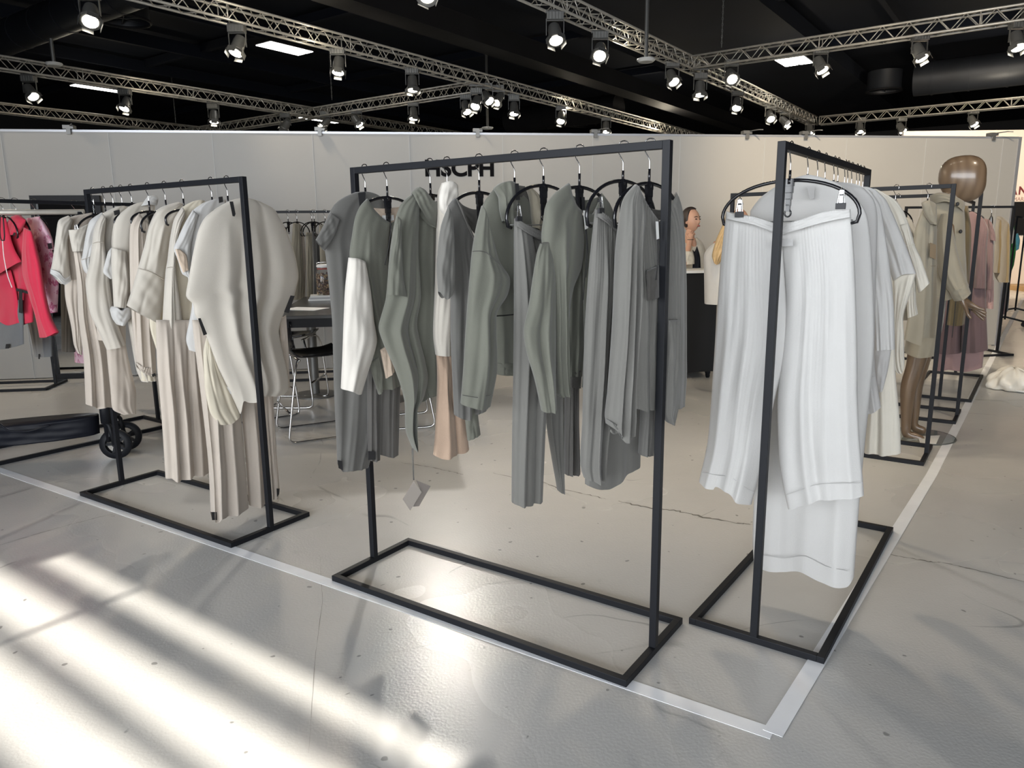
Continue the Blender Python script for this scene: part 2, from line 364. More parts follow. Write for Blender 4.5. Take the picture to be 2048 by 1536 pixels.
def lamp(px, py, tilt, pan, label, z=4.42, power=0, pos=None, cone=70):
    global used
    P = V(*pos) if pos is not None else atz(px, py, z)
    if pos is None:
        d = ray(px, py); best = None
        for (tp, td, tl) in TRUSS:
            A_ = np.array([[d[0], -td[0]], [d[1], -td[1]]])
            if abs(np.linalg.det(A_)) < 1e-4: continue
            k_, q_ = np.linalg.solve(A_, tp[:2])
            zz = CAMH+d[2]*k_
            if k_ > 0 and -.3 < q_ < tl+.3 and 3.7 < zz < 4.66 and (best is None or abs(zz-4.42) < abs(best[2]-4.42)): best = CAM+d*k_
        if best is not None: P = best
    e = LP if not used else dup(LP)
    if used:
        for ch in list(e.children):
            if ch.name.startswith('clamp'): bpy.data.objects.remove(ch)
            elif ch.name.startswith('housing'):
                for c in list(ch.children): bpy.data.objects.remove(c)
                bpy.data.objects.remove(ch)
    used = True
    e.location = Vector(P); tag(e, label, 'lamp', 'stage lamps hanging from the trusses')
    pn = pan
    MB().tube([(0, 0, .29), (0, 0, TZ+.02-P[2])], .016, 8).box((0, 0, TZ-P[2]-.01), (.30, .05, .05), rz=-pan*0).build('clamp', M['lampgrey'], e)
    R = lamp_head(e, math.radians(tilt), math.radians(pan))
    if power:
        ld = bpy.data.lights.new('lamp_beam', 'SPOT'); ld.energy = power; ld.spot_size = math.radians(cone); ld.spot_blend = .6; ld.color = (1, .83, .61); ld.shadow_soft_size = .09
        lo_ = bpy.data.objects.new('lamp_beam', ld); COL.objects.link(lo_); lo_.parent = e
        d = Vector(R@np.array([0, 0, -1.])); lo_.location = d*.16; lo_.rotation_euler = d.to_track_quat('-Z', 'Y').to_euler()
    return e
# tilt/pan: head turned so that its lens looks along (sin tilt*..); pan 0 tilts the lens towards +Y... measured by eye
LW = 620
LM = [(181, 30, -38, 20, 'big glowing stage lamp at the top left corner'), (476, 92, 28, 150, 'stage lamp with its cable loop beside the left ceiling light panel'),
 (677, 132, 18, 170, 'stage lamp under the long truss turned away, above the hanging chain'), (825, 168, -12, 10, 'stage lamp under the long truss over the cross truss'),
 (61, 184, -40, 60, 'leftmost lit stage lamp under the left truss'), (252, 208, -32, -15, 'bright stage lamp below the left truss next to the flat light panel'),
 (428, 234, -10, 0, 'small stage lamp with two glints under the left truss'), (827, 228, 15, 180, 'stage lamp hanging right below another one near the wall lettering'),
 (714, 242, -35, 70, 'small silver stage lamp turned sideways on the cross truss'), (651, 246, 40, 110, 'tiny stage lamp right at the wall top beside a flat light'),
 (572, 250, 40, 60, 'tiny dark stage lamp at the wall top left of centre'), (932, 215, -30, 30, 'warm stage lamp leftmost in the cluster at the truss crossing'),
 (953, 205, -40, -20, 'brightest stage lamp of the cluster at the truss crossing'), (974, 195, -45, 40, 'stage lamp half hidden at the truss crossing'),
 (997, 198, -45, -40, 'rightmost stage lamp of the cluster at the truss crossing'), (1028, 218, -20, 0, 'white glowing stage lamp right of the truss crossing'),
 (1122, 235, 35, 170, 'unlit-looking stage lamp under the middle of the long truss'), (1212, 255, -15, 0, 'little stage lamp at the wall top right of the lettering'),
 (1110, 68, -32, 10, 'large bright stage lamp at the top centre'), (1200, 103, -45, -10, 'very bright square-lensed stage lamp at the top centre right'),
 (1344, 155, 38, 200, 'grey stage lamp beside the white ceiling antenna, tilted away'), (1400, 178, 12, 175, 'dark stage lamp with two low glints right of the tilted one'),
 (1462, 152, -50, 0, 'dazzling white stage lamp in front of the truss corner'), (1474, 208, 35, 160, 'slim stage lamp under the right truss turned away'),
 (1540, 232, -42, 0, 'bright white stage lamp below the right truss'), (1569, 243, -45, 50, 'silver stage lamp with bright rim next to a white one'),
 (1640, 130, 32, 210, 'grey stage lamp right of the square ceiling light panel'), (1838, 105, 30, 210, 'large grey stage lamp under the upper right cross truss'),
 (2034, 82, -25, 0, 'glowing stage lamp at the right edge of the picture'), (1945, 242, 35, 200, 'silver stage lamp under the lower right truss'),
 (1802, 256, -35, 30, 'small glowing stage lamp above the wall on the right'), (1720, 256, -20, 0, 'small dark stage lamp left of the glowing one above the right wall'),
 (1619, 258, -20, 0, 'small dark stage lamp below the truss corner')]
for i, (px, py, ti, pa, lb) in enumerate(LM): lamp(px, py, ti, pa, lb, power=0)
# unseen lamps over the stands; AIMS are added to light wall, racks and floor
oa = V(-1.2, 6.2, 0)
truss(oa-GB*9, oa+GB*9, 'silver truss added out of view overhead to carry the added lamps')
nth = ['at the left end of the wall', 'at the wall lettering', 'at the middle of the wall', 'at the right end of the wall', 'at the cream garments', 'at the grey garments', 'at the white linen', 'at the mannequin', 'at the empty floor behind the racks', 'at the front of the grey rack', 'at the cream stand']
def aim(pos, target, power, cone=75):
    d = V(*target)-V(*pos); h = math.hypot(d[0], d[1]); tilt = math.atan2(h, -d[2]); pan = math.atan2(d[1], d[0])-math.pi/2
    return lamp(0, 0, math.degrees(tilt), math.degrees(pan), 'unseen stage lamp on the overhead truss, aimed %s' % nth.pop(0), pos=pos, power=power, cone=cone)
AIMS = [((t1-GA*9.1), (-4.3, 7.8, 1.7), 1300), ((oa-GB*2.2), (-1.2, 8.6, 2.2), 560), ((oa+GB*.8), (1.6, 9.2, 1.8), 380), ((oa+GB*4.0), (5.6, 9.0, 2.2), 3400),
        ((oa-GB*3.8), (-1.6, 3.9, .8), 180), ((oa-GB*.4), (-.2, 3.2, .3), 220), ((oa+GB*2.4), (1.5, 3.6, .6), 260), ((oa+GB*6.0), (4.0, 6.0, .6), 420), ((oa+GB*3.2), (.8, 5.6, 0), 330)]
for p, q, pw in AIMS: aim(tuple(p+V(0, 0, 4.42)), q, pw*.42)
e = aim((-1.0, 9.95, 4.42), (-.25, 2.26, 0.0), 420, 50)
[c for c in e.children if c.type == 'LIGHT'][0].data.color = (1, .95, .87)
# unseen lamp for the right stand, and point lights added to brighten the trusses
e = aim((9.5, 13.5, 4.6), (11, 18.6, 2.2), 1800, 90)
for k, (px, py, z, pw) in enumerate([(520, 35, 4.65, 60), (640, 100, 4.6, 30), (1230, 100, 4.7, 60), (1570, 205, 4.7, 90), (1990, 205, 4.7, 160), (1130, 222, 4.7, 90), (210, 232, 4.7, 90), (1330, 262, 4.7, 160), (1700, 90, 4.6, 25), (760, 205, 4.6, 30), (330, 195, 4.6, 30)]):
    ld = bpy.data.lights.new('truss_fill', 'POINT'); ld.energy = pw*.4; ld.color = (1, .88, .68); ld.shadow_soft_size = .08; lo_ = bpy.data.objects.new('truss_fill', ld); COL.objects.link(lo_); lo_.location = Vector(atz(px, py, z))

# ------------------------------------------------ ceiling services
def panel(px, py, ang, sx, sy, label, z=5.9):
    P = atz(px, py, z); e = empty('ceiling_light', P, ang, label, 'ceiling light', 'flat ceiling light panels')
    MB().box((0, 0, .05), (sx, sy, .09)).build('housing', M['beam'], e)
    mb = MB()
    for s in (-1, 1): mb.box((0, s*sy*.24, -.004), (sx*.94, sy*.42, .015))
    mb.build('diffuser', mat('panel_glow', (1, 1, 1), .5, emit=(1, .97, .9), estr=9), e)
panel(570, 97, TH, 1.3, .62, 'long white ceiling light panel under the long truss')
panel(195, 177, TH, 1.5, .35, 'flat ceiling light panel behind the left truss')
panel(1586, 121, TH, 1.25, .8, 'square glowing ceiling light panel under the upper right truss')
panel(640, 240, TH, 1.9, .4, 'narrow ceiling light panel just above the wall by the truss crossing')
def duct(P, Q, r, name, label, m='duct'):
    P = np.array(P); Q = np.array(Q); n = max(2, int(np.linalg.norm(Q-P)/.9)); mb = MB(); mb.tube([P, Q], r, 24)
    for i in range(n): c = P+(Q-P)*(i+.5)/n; d = (Q-P)/np.linalg.norm(Q-P)*.025; mb.tube([c-d, c+d], r*1.03, 24)
    return tag(centre(mb.build(name, M[m], smooth=True, auto=50)), label, 'duct')
d0 = atz(90, 45, 5.7); duct(d0-GB*2.5, d0+GB*3.4, .33, 'air_duct', 'thick round air duct at the upper left corner')
d1 = atz(1100, 232, 5.4); duct(d1-GB*1.7, d1+GB*2.6, .42, 'air_duct', 'round air duct catching light above the wall right of the truss crossing', 'beam')
d2 = atz(1830, 160, 5.7); duct(d2, d2+GB*9, .45, 'air_duct', 'long dark round duct at the right below the upper cross truss')
def vent(px, py, z, r, label):
    P = atz(px, py, z); e = empty('air_vent', P, 0, label, 'vent', 'round ceiling air vents')
    MB().lathe([(r, 0), (r*.97, .05), (r*.97, .55)], n=36, caps=False).build('vent_drum', M['duct'], e, smooth=True)
    MB().tube([(r*math.cos(t*math.pi/18), r*math.sin(t*math.pi/18), 0) for t in range(36)], .025, 6, closed=True).build('rim', M['beam'], e, smooth=True)
    mb = MB()
    for k in range(3): mb.box((0, 0, .12), (r*1.9, .015, .16), rz=k*math.pi/3)
    mb.build('vane', M['duct'], e)
vent(247, 42, 5.4, .46, 'round air vent with a pale rim right of the top left lamp'); vent(1768, 182, 5.6, .5, 'round air vent with dark drum under the right duct'); vent(1163, 250, 5.1, .5, 'round air vent just above the wall right of the long truss')
def cbeam(P, Q, wd, z0, z1, label, m='beam'):
    mb = MB(); mb.bar(np.array(P)+V(0, 0, (z0+z1)/2), np.array(Q)+V(0, 0, (z0+z1)/2), wd, z1-z0); return tag(centre(mb.build('ceiling_beam', M[m])), label, 'beam', 'dark ceiling beams')
bm = t1+GB*.75; cbeam(bm-GA*7, bm+GA*25, .55, 5.28, 5.7, 'long brownish steel beam running right above the long truss')
cbeam(bm-GA*7+GB*2.6, bm+GA*25+GB*2.6, 4.2, 6.1, 6.5, 'broad black ceiling slab right of the long truss', 'ceil')
for i, k in enumerate((-11, -8.2, -5.2, 5.2, 7.4, 9.8, 12.4)):
    q = t1+GB*k; cbeam(q-GA*8, q+GA*26, .12, 6.2, 6.5, ['thin dark joist %s' % s for s in ('at the far left ceiling', 'left of the round vent', 'behind the left light panel', 'above the right truss', 'right of the right truss', 'over the square light panel', 'at the right ceiling edge')][i], 'ceil')
for i, k in enumerate((3, 8, 13)):
    q = t1+GA*k; cbeam(q-GB*20, q+GB*20, .15, 6.35, 6.55, ['cross joist nearest the picture', 'cross joist in the middle of the ceiling', 'farthest cross joist of the ceiling'][i], 'ceil')
def antenna(px, py, z, px2, label):
    P = atz(px, py, z); e = empty('antenna', P, 0, label, 'antenna', 'white ceiling antennas')
    MB().lathe([(.03, .03), (.15, .02), (.16, 0), (.12, -.035)], n=20).build('disc', M['white'], e, smooth=True, auto=40)
    MB().tube([(0, 0, .03), (0, 0, CEZ-P[2])], .035, 8).build('drop_pole', M['lampgrey'], e)
antenna(1292, 120, 4.35, 0, 'white round antenna on a pole under the right truss'); antenna(975, 256, 4.3, 0, 'white round antenna on a pole above the wall lettering'); antenna(108, 128, 4.9, 0, 'white round antenna on a pole at the left truss')
def chain(px, py, label, z=5.04):
    P = atz(px, py, z); mb = MB(); zz = 0; k = 0
    while zz < CEZ-z-.05:
        d = .012; pts = [(d*math.cos(t)*(1 if k % 2 else 0), d*math.cos(t)*(0 if k % 2 else 1), zz+.035+.035*math.sin(t)) for t in np.linspace(0, 2*math.pi, 9)[:-1]]
        mb.tube(pts, .006, 5, closed=True); zz += .055; k += 1
    o = mb.build('hanging_chain', M['lampgrey'], smooth=True); o.location = Vector(P); tag(o, label, 'chain', 'chains carrying the trusses')
chain(664, 200, 'rusty hanging chain at the cross truss under the dark ceiling'); chain(1443, 95, 'hoist chain at the upper right truss corner'); chain(352, 250, 'hanging chain at the left above the wall')
# little clamps on the wall's upper edge
for i, px in enumerate((140, 640, 955, 1190, 1493, 1610, 1985)):
    P = atpl(px, 266, W0, WN); e = empty('arm_bracket', (P[0], P[1], 2.525), wa, ['arm bracket on the wall top, %s' % s for s in ('leftmost', 'above the cream rack', 'above the lettering', 'right of the lettering', 'left of the white rack', 'above the white rack', 'at the right end of the wall')][i], 'bracket', 'small brackets along the wall top')
    MB().box((0, 0, .02), (.10, .08, .035)).box((0, -.03, -.02), (.04, .012, .06)).build('clip', M['lampgrey'], e)
    MB().tube([(0, 0, .03), (.08, -.14, .035), (.10, -.2, .025)], .006, 6).build('arm', M['lampgrey'], e, smooth=True)
# ------------------------------------------------ cloth
def leather_print(name, base, spot, scale):
    m = mat(name, base, .8, sheen=.2); nt = m.node_tree; N = nt.nodes; L = nt.links; p = N['Principled BSDF']
    tc = N.new('ShaderNodeTexCoord'); v = N.new('ShaderNodeTexVoronoi'); v.inputs['Scale'].default_value = scale
    n = N.new('ShaderNodeTexNoise'); n.inputs['Scale'].default_value = scale*1.3
    mxv = N.new('ShaderNodeMix'); mxv.data_type = 'RGBA'; mxv.inputs[0].default_value = .06; L.new(tc.outputs['Object'], mxv.inputs[6]); L.new(n.outputs[1], mxv.inputs[7]); L.new(mxv.outputs[2], v.inputs['Vector'])
    r = N.new('ShaderNodeValToRGB'); e = r.color_ramp.elements; e[0].position = .12; e[0].color = (*base, 1); e[1].position = .2; e[1].color = (*spot, 1)
    k = e.new(.36); k.color = (*spot, 1); k = e.new(.44); k.color = (*base, 1); L.new(v.outputs['Distance'], r.inputs[0]); L.new(r.outputs[0], p.inputs['Base Color']); return m
def cl(name, c, **k):
    d = dict(rough=.85, spec=.2, sheen=.25, bump=.25, bscale=420, var=.06, vscale=9); d.update(k); return mat(name, S(*c), **d)
K = dict(cream=cl('cream_jersey', (190, 184, 174)), cool=cl('pale_grey_jersey', (188, 187, 185)), warm=cl('warm_cream_jersey', (202, 194, 176)), taupe=cl('taupe_jersey', (186, 176, 165)),
         sage=cl('sage_grey_wool', (103, 104, 95)), grey=cl('mid_grey_jersey', (97, 96, 93)), dark=cl('dark_grey_jersey', (82, 80, 77)), light=cl('light_grey_viscose', (108, 107, 103)),
         white=cl('white_wool', (205, 200, 192)), tan=cl('tan_knit', (172, 149, 130), bump=.5, bscale=250), lining=cl('tan_lining', (196, 178, 160)),
         linen=cl('white_linen', (202, 201, 199), translucent=.22, var=.04, bump=.35, bscale=260, spec=.3, sheen=.1), sheer=cl('sheer_white_linen', (203, 202, 201), translucent=.4, var=.05),
         ecru=cl('ecru_linen', (214, 209, 197), translucent=.15), sand=cl('sand_cotton', (147, 140, 124), rough=.7), mauve=cl('mauve_cotton', (103, 85, 86)), pinkpale=cl('pale_pink_cotton', (146, 120, 118)),
         olive=cl('olive_cotton', (110, 97, 72)), pink=cl('coral_pink_wool', (208, 52, 78)), slate=cl('slate_jersey', (108, 110, 112)), green=cl('green_print', (60, 140, 70), var=.7, vscale=14), aqua=cl('aqua_print', (110, 185, 200), var=.4, vscale=16),
         brown=cl('brown_card', (128, 112, 90)), navy=cl('black_nylon', (16, 19, 28), rough=.5, sheen=0))
K['leo'] = leather_print('leopard_print', S(240, 200, 216), S(196, 104, 142), 17)
def resample(P, n, smooth=True):
    P = [np.array(p, float) for p in P]
    if len(P) == 1: return np.repeat([P[0]], n, 0)
    if smooth and len(P) > 2:
        Q = []; E_ = [2*P[0]-P[1]]+P+[2*P[-1]-P[-2]]
        for i in range(1, len(E_)-2):
            p0, p1, p2, p3 = E_[i-1:i+3]
            for t in np.linspace(0, 1, 8, endpoint=False):
                Q.append(.5*((2*p1)+(p2-p0)*t*.8+(2*p0-5*p1+4*p2-p3)*t*t*.8+(3*p1-p0-3*p2+p3)*t**3*.8+(p1*0)) if False else
                         ((2*t**3-3*t*t+1)*p1+(t**3-2*t*t+t)*(p2-p0)*.38+(-2*t**3+3*t*t)*p2+(t**3-t*t)*(p3-p1)*.38))
        Q.append(P[-1])
    else: Q = P
    Q = np.array(Q); d = np.r_[0, np.cumsum(np.linalg.norm(np.diff(Q, axis=0), axis=1))]
    s = np.linspace(0, d[-1], n); return np.stack([np.interp(s, d, Q[:, k]) for k in range(Q.shape[1])], 1)
def unproj(G, o, n):                       # grid of photo positions -> points on a vertical plane
    D = FW+((G[..., 0:1]-1024)/FPX)*RT-((G[..., 1:2]-768)/FPX)*UP
    t = ((o-CAM)@n)/(D@n); return CAM+D*t[..., None]
def cloth(name, m, parent, base, plane, L, R, T=None, B=None, th=.04, dz=0., nu=34, nv=46, nf=5, amp=.010, seed=1, folds=(), gather=0, gfreq=14, openend=True, top=.3, hem=False, crumple=.0018, wv=.5, edge=.35):
    o, n, wd = plane; rn = random.Random(seed)
    o2 = o+wd*dz
    Lr = resample(L, nv); Rr = resample(R, nv); Tr = resample(T or [L[0], R[0]], nu); Br = resample(B or [L[-1], R[-1]], nu)
    u = np.linspace(0, 1, nu)[None, :, None]; v = np.linspace(0, 1, nv)[:, None, None]
    G = (1-u)*Lr[:, None]+u*Rr[:, None]+(1-v)*Tr[None]+v*Br[None]-((1-u)*(1-v)*Lr[0]+u*(1-v)*Rr[0]+(1-u)*v*Lr[-1]+u*v*Rr[-1])
    P = unproj(G, o2, n)
    U = np.linspace(0, 1, nu)[None, :]; Vv = np.linspace(0, 1, nv)[:, None]
    prof = np.sqrt(np.clip(1-np.abs(2*U-1)**2.6, 0, 1)); tf = top+(1-top)*np.clip(Vv/.22, 0, 1)**.6
    ef = np.clip(np.sin(np.pi*U), 0, 1)**edge
    F = np.zeros((nv, nu)); wmean = np.abs(Rr[:, 0]-Lr[:, 0]).mean()
    fl = list(folds)
    for i in range(nf):
        fl.append((rn.uniform(.08, .92), rn.uniform(-.12, .12), rn.uniform(.035, .09), rn.uniform(.4, 1)*(1 if rn.random() < .6 else -1)*amp, rn.uniform(-.1, .5)))
    for f in fl:
        c, dr, wf_, a, v0 = (list(f)+[0, 0, 0])[:5]
        x = (U-c-dr*Vv-.012*np.sin(5*Vv+c*20))/(wf_*(.7+.6*Vv)); F += a*np.exp(-np.abs(x)**1.7)*np.clip((Vv-v0)*2.2, 0, 1)**.8
    if gather: F += gather*np.sin(2*np.pi*gfreq*(U+.03*np.sin(3*Vv+seed)))*np.exp(-Vv*2.2)*(.6+.4*np.sin(9*U+seed))
    ph = [rn.uniform(0, 6) for _ in range(4)]
    F += crumple*(np.sin(9*U+7*Vv+ph[0])+np.sin(17*Vv-6*U+ph[1])+.6*np.sin(23*U+11*Vv+ph[2]))
    Fb = F*ef
    fd = np.maximum(th/2*prof*tf+Fb, np.minimum(.013, th*.4)*np.minimum(1, prof*1.6)); front = P+wd*fd[..., None]; back = P+wd*(-th/2*prof*tf+Fb*wv)[..., None]
    back[:, 0] = front[:, 0]; back[:, -1] = front[:, -1]
    A = front.reshape(-1, 3)-base; Bk = back[:, 1:-1].reshape(-1, 3)-base; nb = nu-2
    fi = lambda i, j: i*nu+j
    def bi(i, j):
        if j == 0 or j == nu-1: return i*nu+j
        return nv*nu+i*nb+j-1
    fs = []
    for i in range(nv-1):
        for j in range(nu-1):
            fs.append((fi(i, j), fi(i+1, j), fi(i+1, j+1), fi(i, j+1))); fs.append((bi(i, j), bi(i, j+1), bi(i+1, j+1), bi(i+1, j)))
    for j in range(nu-1): fs.append((fi(0, j), fi(0, j+1), bi(0, j+1), bi(0, j)) if 0 < j < nu-2 else ((fi(0, j), fi(0, j+1), bi(0, j+1)) if j == 0 else (fi(0, j), fi(0, j+1), bi(0, j))))
    if not openend:
        i = nv-1
        for j in range(nu-1): fs.append((bi(i, j), bi(i, j+1), fi(i, j+1), fi(i, j)) if 0 < j < nu-2 else ((fi(i, j), bi(i, j+1), fi(i, j+1)) if j == 0 else (fi(i, j), bi(i, j), fi(i, j+1))))
    mb = MB(); mb.v = [tuple(p) for p in np.vstack([A, Bk]).tolist()]; mb.f = fs
    return mb.build(name, m, parent, smooth=True)
def plane_at(hk, ang, wmix=.55):
    hd = V(math.cos(ang), math.sin(ang), 0); n = V(-hd[1], hd[0], 0)
    tc_ = V(-hk[0], -hk[1], 0); tc_ /= np.linalg.norm(tc_)
    if n@tc_ < 0: n = -n
    wd = n*(1-wmix)+tc_*wmix; wd /= np.linalg.norm(wd)
    return (V(hk[0], hk[1], 0), n, wd)
# ------------------------------------------------ hangers
def hanger(hk, ang, label, group, kind='arch', hw=.205, strap=True, swing=0, low=0):
    e = empty('clothes_hanger', hk, ang, label, 'hanger', group)
    pts = [(0, .021*math.cos(t), .003+.021*math.sin(t)-.012) for t in np.linspace(-.5, math.pi, 9)][::-1]
    r = .0155; H_ = [(0, -.0185, -.022), (0, -.020, -.004), (0, -.014, .006), (0, 0, .0095), (0, .014, .006), (0, .0195, -.008), (0, .017, -.028), (0, .006, -.044), (0, .0, -.056), (0, 0, -.085)]
    MB().tube(resample(H_, 26), .0019, 6).build('hook', M['chrome'], e, smooth=True)
    z0 = -.112-low
    MB().tube([(0, 0, -.080), (0, 0, z0)], .0042, 8).lathe([(.008, -.012), (.008, .006)], (0, 0, z0), 10).build('neck', M['gloss'], e, smooth=True)
    ah = .118*min(1, hw/.165)**1.5; arc = [(hw*math.sin(t), 0, z0-ah*(1-math.cos(t))*.95) for t in np.linspace(-math.pi/2*.99, math.pi/2*.99, 25)]
    arc = [(hw*1.06*x/hw if abs(x) < hw*.5 else x*1.06-.06*hw*.5*np.sign(x)*0, y, z) for x, y, z in arc]
    if kind != 'bare':
        tipl = [(-hw*1.03, 0, z0-ah-.017), (-hw*.93, 0, z0-ah-.022)]; tipr = [(hw*.93, 0, z0-ah-.022), (hw*1.03, 0, z0-ah-.017)]
        MB().tube([tipl[1], tipl[0]]+arc+[tipr[1], tipr[0]], .0058, 8).build('arm', M['gloss'], e, smooth=True)
    if strap:
        s = MB()
        for zz, w_ in ((z0+.002, .030), (z0-.02, .026), (z0-.04, .021), (z0-.06, .016), (z0-.078, .013)): s.box((0, 0, zz-.009), (w_, .012, .023))
        s.build('strap', M['gloss'], e)
        MB().tube([(.010*math.cos(t), 0, z0-.104+.011*math.sin(t)) for t in np.linspace(0, 2*math.pi, 13)[:-1]], .003, 6, closed=True).build('ring', M['gloss'], e, smooth=True)
    if kind == 'clip':
        zb = z0-.13; MB().tube([(-hw*.97, 0, zb), (hw*.97, 0, zb)], .0023, 6).build('clip_bar', M['lampgrey'], e, smooth=True)
    return e
def quad(name, m, parent, base, plane, pts, dz=.03, th=.002):       # small flat label or tag, given its own thickness
    o, n, wd = plane; P = unproj(np.array(pts, float)[None], o+wd*dz, n)[0]-base; k = len(P)
    mb = MB().add(list(P)+list(P+wd*th), [tuple(range(k)), tuple(range(k, 2*k))[::-1]]+[(i, (i+1) % k, k+(i+1) % k, k+i) for i in range(k)]); return mb.build(name, m, parent)
def cord(name, m, parent, base, plane, pts, dz=.03, r=.0015):
    o, n, wd = plane; P = unproj(resample(pts, 14)[None], o+wd*dz, n)[0]-base; return MB().tube(list(P), r, 5).build(name, m, parent, smooth=True)
class Gm:
    """a garment hanging from a rack"""
    def __init__(s, rk, px, name, label, cat, group=None, twist=0, hang='arch', hlabel=None, hgroup=None, low=0, hang_ang=None, zb=.5, shift=0, wmix=.55, strap=True, hk=None, hw=None):
        s.hk = (rk.hook(px) if hk is None else hk)+rk.d*shift; shift = 0
        s.ang = rk.ang+math.pi/2+twist
        s.plane = plane_at(s.hk+rk.d*shift, s.ang, wmix); s.base = V(s.hk[0], s.hk[1], zb)
        s.e = empty(name, s.base, 0, label, cat, group); s.k = 0; s.sd = int(px)
        s.h = None
        if hang: s.h = hanger(s.hk, hang_ang if hang_ang is not None else s.ang, hlabel or ' '.join(('hanger of the '+label).split()[:15]), hgroup, hang, low=low+(.022 if rk is RBe else .012 if (rk is RG and hang == 'arch') else 0), strap=strap, hw=hw or (.095 if (rk is RBe and hang == 'arch') else .15 if rk is RBe else .10 if (rk is RWt and hang == 'arch') else .205 if rk is RWt else .128 if (rk is RG and hang == 'arch') else .165))
    def c(s, part, m, L, R, T=None, B=None, **k):
        s.k += 1; k.setdefault('seed', s.sd*7+s.k); return cloth(part, K[m], s.e, s.base, s.plane, L, R, T, B, **k)
    def q(s, part, m, pts, dz=.03, **k): return quad(part, m, s.e, s.base, s.plane, pts, dz, **k)
    def clip(s, x, y, dz=.045, k=1.):
        o, n, wd = s.plane; P = unproj(np.array([[(x, y)]], float), o+wd*dz, n)[0, 0]-s.hk; P = np.array(Matrix.Rotation(-s.ang, 3, 'Z'))@P; sg = 1 if (Matrix.Rotation(-s.ang, 3, 'Z')@Vector(wd))[1] > 0 else -1
        c = MB()
        for q in (-1, 1): c.tube([P+V(q*.005*k, sg*.004, .020*k), P+V(q*.009*k, sg*.006, -.014*k)], .0018, 6)
        c.tube([P+V(-.009*k, sg*.006, -.014*k), P+V(.009*k, sg*.006, -.014*k)], .0018, 6).tube([P+V(-.005*k, sg*.004, .020*k), P+V(0, sg*.004, .027*k), P+V(.005*k, sg*.004, .020*k)], .0018, 6)
        c.tube([P+V(-.008*k, 0, .008*k), P+V(.008*k, 0, .008*k)], .005, 8).box(P+V(0, sg*.002, .004), (.008*k, .004, .034*k)); co = c.build('clip', M['chrome'], s.h, smooth=True, auto=40)
        MB().box(P+V(0, sg*.004, -.021*k), (.025*k, .008, .016*k)).build('clip_pad', M['blackcard'], co, bevel=.001)
    def s_(s, part, m, pts, dz=.03, r=.0015): return cord(part, m, s.e, s.base, s.plane, pts, dz, r)
# ------------------------------------------------ middle rack: grey garments, left to right
HG = 'hangers on the middle rack'; TW = -.20; bk = M['blackcard']
g = Gm(RG, 714, 'grey_dress', 'leftmost long mid grey draped dress with cap sleeve on the middle rack', 'dress', twist=TW, low=.01)
g.c('body', 'grey', [(712,384),(690,393),(672,405),(660,422),(650,446),(644,475),(650,503),(655,545),(664,640),(668,784),(675,925)], [(776,418),(786,500),(782,700),(760,850),(737,935)], [(712,384),(735,384),(757,392),(776,418)], [(675,925),(683,941),(697,938),(737,935)], nf=9, amp=.016, nu=48, th=.06)
g.c('cap_sleeve', 'grey', [(660,424),(648,448),(638,468),(631,480)], [(680,440),(670,470),(658,490),(649,502)], [(660,424),(680,440)], [(631,480),(649,502)], th=.03, dz=.03, nf=2, amp=.004, nu=16, nv=20)
g.q('label', bk, [(675,920),(684,922),(686,941),(677,936)], dz=.035)
g.q('neck_strap', bk, [(716,386),(731,384),(730,410),(719,412)], dz=.04)
g = Gm(RG, 742, 'grey_trousers', 'dark grey trousers hanging behind the white-sleeved jacket, black label at hem', 'trousers', twist=TW, hang=None)
g.c('leg', 'dark', [(735,470),(733,650),(734,800),(736,918)], [(772,470),(768,650),(762,800),(760,918)], [(735,470),(772,470)], [(736,918),(748,921),(760,918)], nf=4, amp=.012)
g.c('leg', 'dark', [(772,470),(764,650),(758,800),(757,908)], [(808,470),(806,650),(800,800),(797,909)], None, [(757,908),(780,912),(797,909)], nf=4, amp=.012)
g.q('label', bk, [(736,902),(751,903),(751,919),(736,920)], dz=.04)
g = Gm(RG, 773, 'jacket', 'sage grey jacket with white sleeve and tan lining on the middle rack', 'jacket', twist=TW)
g.c('lining', 'lining', [(745,416),(765,436),(780,448)], [(803,413),(799,436),(790,450)], [(745,416),(772,417),(803,413)], th=.01, dz=-.03, nf=1, amp=.003, nu=14, nv=14)
g.c('body', 'sage', [(734,397),(720,412),(710,435),(704,470),(699,515),(712,600),(735,690),(752,778)], [(781,446),(776,500),(782,600),(797,700),(800,771)], [(734,397),(748,420),(766,438),(781,446)], [(752,778),(775,776),(800,771)], folds=[(.45, .1, .07, .022, .1), (.75, 0, .05, -.012, .2)], nf=3, th=.07)
g.c('body', 'sage', [(781,447),(790,520),(800,640),(800,771)], [(806,420),(815,520),(822,650),(822,765)], [(781,447),(795,438),(806,420)], nf=2, dz=-.02)
g.c('sleeve', 'white', [(697,515),(690,580),(687,640),(685,700),(682,777)], [(731,524),(741,580),(748,640),(754,685),(736,745),(723,787)], [(697,515),(714,517),(731,524)], [(682,777),(700,779),(712,786),(723,787)], th=.08, dz=.06, nf=2, amp=.006, folds=[(.55, -.1, .12, .012, .3)], top=.7)
g.c('cuff', 'sage', [(738,725),(747,760),(757,789)], [(758,712),(765,745),(764,781)], th=.04, dz=.03, nf=1, nu=14, nv=16)
g.c('cuff', 'lining', [(760,700),(767,735),(771,757)], [(778,688),(785,715),(789,742)], th=.03, dz=.05, nf=1, nu=14, nv=16)
g.q('hanger_loop', bk, [(772,416),(776,416),(777,430),(773,430)], dz=-.02); g.q('care_label', M['white'], [(764,431),(787,430),(788,440),(779,443),(765,439)], dz=-.012); g.s_('zip', bk, [(781,444),(782,460),(776,500),(770,530)], dz=.05)
